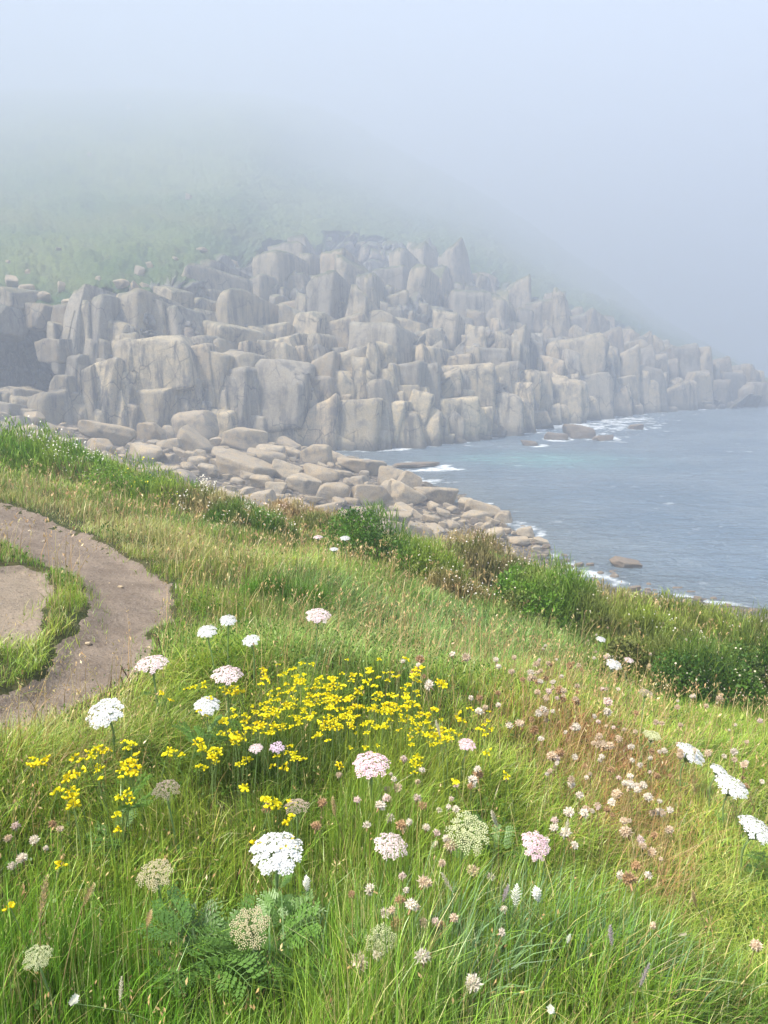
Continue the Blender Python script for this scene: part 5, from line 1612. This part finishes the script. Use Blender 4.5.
def build_leafy():
    rng = np.random.default_rng(95)
    for px, py, n, sc, lab in [(262, 1000, 20, 0.12, 'thick rosette of dark feathery leaves under the largest white umbel'), (208, 1012, 13, 0.11, 'rosette of feathery leaves in the lowest grass beside the thick one'), (320, 1015, 11, 0.11, 'feathery leaf tuft next to the broad grey-green grass'),
                              (122, 862, 6, 0.10, 'small feathery leaf tuft near the buff umbel'), (205, 775, 6, 0.10, 'small feathery leaf tuft under the yellow patch'), (500, 880, 6, 0.09, 'small feathery leaf tuft below the greenish cream umbel')]:
        p = hit(ground_z, px, py, 0.02)
        if p is None: p = hit(plane_z, px, py)
        z = float(ground_z(p[0], p[1]))
        root = empty('leafy_plant', (p[0], p[1], z))
        tag(root, lab, 'plant')
        for k in range(n):
            o = link('leaf', LEAVES[k % len(LEAVES)], parent=root)
            s = sc * rng.uniform(.75, 1.25)
            o.scale = (s, s, s)
            a = 2 * np.pi * k / n + rng.normal() * .3
            r = 0.35 * sc
            o.location = (math.cos(a) * r, math.sin(a) * r, 0.05 + rng.uniform(0.02, 0.15))
            o.rotation_euler = (rng.normal() * .25, -rng.uniform(.25, .85), a)
            # leaf stalk down to the crown of the plant
            V, F = tube([(0, 0, 0), (math.cos(a) * r * .5, math.sin(a) * r * .5, o.location.z * .6), tuple(o.location)], [0.0026, 0.0022, 0.0018], 5)
            link('stalk', Acc().add(V, F).mesh('stalk', STEM), parent=root)


# ---- grasses in seed
def build_seed_heads():
    rng = np.random.default_rng(99)
    cs = [('seed_pale', (0.55, 0.50, 0.36)), ('seed_straw', (0.46, 0.35, 0.16)), ('seed_mauve', (0.36, 0.31, 0.30)), ('seed_white', (0.66, 0.66, 0.56))]
    spikes = []
    for nm, c in cs:
        m = leaf_mat(nm, col=c, trans=0.25, rough=0.6, vary=0.15)
        a = Acc()
        n = 70
        for q in range(n):
            t = q / n
            rad = (0.06 + 0.05 * math.sin(math.pi * min(1, t * 1.1))) * (1.6 if 'white' in nm else 1.0)
            z = t - 0.02; ang = 2.4 * q
            d = np.array([math.cos(ang), math.sin(ang), 1.1 if 'white' not in nm else .5]); d /= np.linalg.norm(d)
            o = np.array([0, 0, z]) + np.array([math.cos(ang), math.sin(ang), 0]) * rad * .2
            sd = np.cross(d, [0, 0, 1.0]); sd /= np.linalg.norm(sd)
            L = rad * 1.5 * rng.uniform(.8, 1.4)
            V = np.array([o, o + d * L * .5 + sd * L * .2, o + d * L, o + d * L * .5 - sd * L * .2])
            a.add(V, np.array([[0, 1, 2, 3]]))
        V, F = tube([(0, 0, -.05), (0, 0, .95)], [0.02, 0.012], 5); a.add(V, F)
        spikes.append(a.mesh('spike', m))
    jobs = [(515, 905, 3, .05, .30, 'whitish fluffy grass head below the rose pink umbel'), (567, 943, 3, .022, .28, 'short white grass head in the broad grey-green blades'), (538, 900, 3, .045, .32, 'taller whitish grass head beside the broad blades'), (612, 945, 2, .05, .34, 'slim mauve grey grass spike over the yellowish grass'),
            (640, 985, 2, .05, .33, 'second slim mauve grass spike, at the lowest yellowish grass'), (503, 900, 2, .05, .33, 'dark slim grass spike standing before the fluffy one'), (550, 1006, 3, .03, .24, 'white grass head at the lowest edge by the broad blades'), (40, 915, 1, .07, .36, 'long straw grass spike over the low long grass'),
            (83, 905, 1, .05, .34, 'shorter straw grass spike beside the buff umbel'), (147, 925, 1, .05, .30, 'bent straw spike below the buff umbel'), (440, 735, 0, .06, .34, 'pale curved grass spike in the yellow patch'), (497, 825, 0, .06, .33, 'pale grass spike by the greenish cream umbel'), (565, 835, 0, .05, .34, 'pale drooping grass spike beside the rose pink umbel'),
            (696, 905, 1, .05, .30, 'pinkish straw spike on the yellowish seaward grass'), (679, 935, 0, .03, .26, 'short pale spike on the yellowish seaward grass'), (307, 890, 3, .035, .30, 'pale feathery spike right of the feathery rosette'.replace('right of', 'on the seaward side of')), (335, 815, 1, .06, .32, 'straw spike among the yellow flowers'), (452, 890, 0, .05, .3, 'pale spike in the cluster of globe heads'),
            (70, 1003, 3, .03, .2, 'fluffy pale head at the lowest edge near the drooping umbel'), (120, 1000, 0, .04, .22, 'pale spike low in the long grass'), (20, 690, 1, .04, .26, 'straw spike at the near edge of the path'), (80, 695, 1, .035, .26, 'straw spike close to the domed white umbel')]
    for px, py, k, L, h, lab in jobs:
        p = hit(ground_z, px, py, h)
        if p is None: continue
        root = empty('seeding_grass', (p[0], p[1], p[2] - h))
        tag(root, lab, 'grass spike')
        b = rng.normal(size=2) * .06
        s = np.linspace(0, 1, 9)
        P = np.stack([b[0] * s ** 2 - b[0], b[1] * s ** 2 - b[1], s * h], 1)
        V, F = tube(P, np.linspace(0.0016, 0.0011, 9), 5)
        link('stem', Acc().add(V, F).mesh('stem', STEM if k != 1 else DRYSTEM), parent=root)
        o = link('spike', spikes[k], parent=root)
        o.location = (0, 0, h - L * .05); o.scale = (L, L, L)
        o.rotation_euler = (rng.normal() * .25, rng.normal() * .35, rng.uniform(0, 6))
    # short dark stubs of last year's stalks where the path meets the grass
    dm = leaf_mat('dead_stub', col=(0.10, 0.06, 0.035), trans=0.0, rough=0.9)
    a = Acc()
    V, F = tube([(0, 0, 0), (0.02, 0, .5), (0.0, .03, 1)], [0.05, 0.045, 0.03], 6); a.add(V, F)
    for q in range(7):
        V, F = tube([(0, 0, .5 + .06 * q), (.09 * math.cos(q * 2.1), .09 * math.sin(q * 2.1), .56 + .06 * q)], [0.03, 0.015], 4); a.add(V, F)
    me = a.mesh('dead_stalk', dm)
    for px, py in [(113, 690), (118, 684), (125, 690), (130, 682), (137, 688), (162, 655), (110, 700), (142, 680)]:
        p = hit(ground_z, px, py, 0.0)
        o = bpy.data.objects.new('dead_stalk', me); COL.objects.link(o)
        o.location = p; L = rng.uniform(.07, .13); o.scale = (L * .6, L * .6, L); o.rotation_euler = (rng.normal() * .2, rng.normal() * .2, rng.uniform(0, 6))
        tag(o, 'short dark dead stalk where the path bend meets the grass', 'stalk', 'dead stalks at the path bend')


# ---- loose stones and clods on the path
def build_path_stones(protos):
    rng = np.random.default_rng(101)
    n = 0
    while n < 45:
        x, y = rng.uniform(-5, -0.5), rng.uniform(2.5, 12)
        if bare(x, y) > -0.03: continue
        o = bpy.data.objects.new('pebble', protos['round'][int(rng.integers(6))]); COL.objects.link(o)
        s = .004 + .015 * rng.random() ** 3
        o.location = (x, y, float(ground_z(x, y)) + 0.012 + s * .2); o.scale = (s * rng.uniform(.8, 1.6), s, s * .6); o.rotation_euler = (0, 0, rng.uniform(0, 6))
        tag(o, 'small loose stone trodden into the brown path', 'stone', 'loose stones on the path'); n += 1
build_bank(); build_path(); build_beach()
CV, CPX, CPY, CTT, CPTS = build_cliff()
PROTOS, BMAT = build_boulders()
build_outcrops(CV, CPX, CPY, PROTOS)
build_sea(CPTS[1])
build_grass(); build_clover(); build_dry_fan(); build_bushes()
make_leaves()
build_trefoil(); build_thrift(); build_umbels(); build_leafy(); build_seed_heads(); build_path_stones(PROTOS)
build_haze(0.0043)
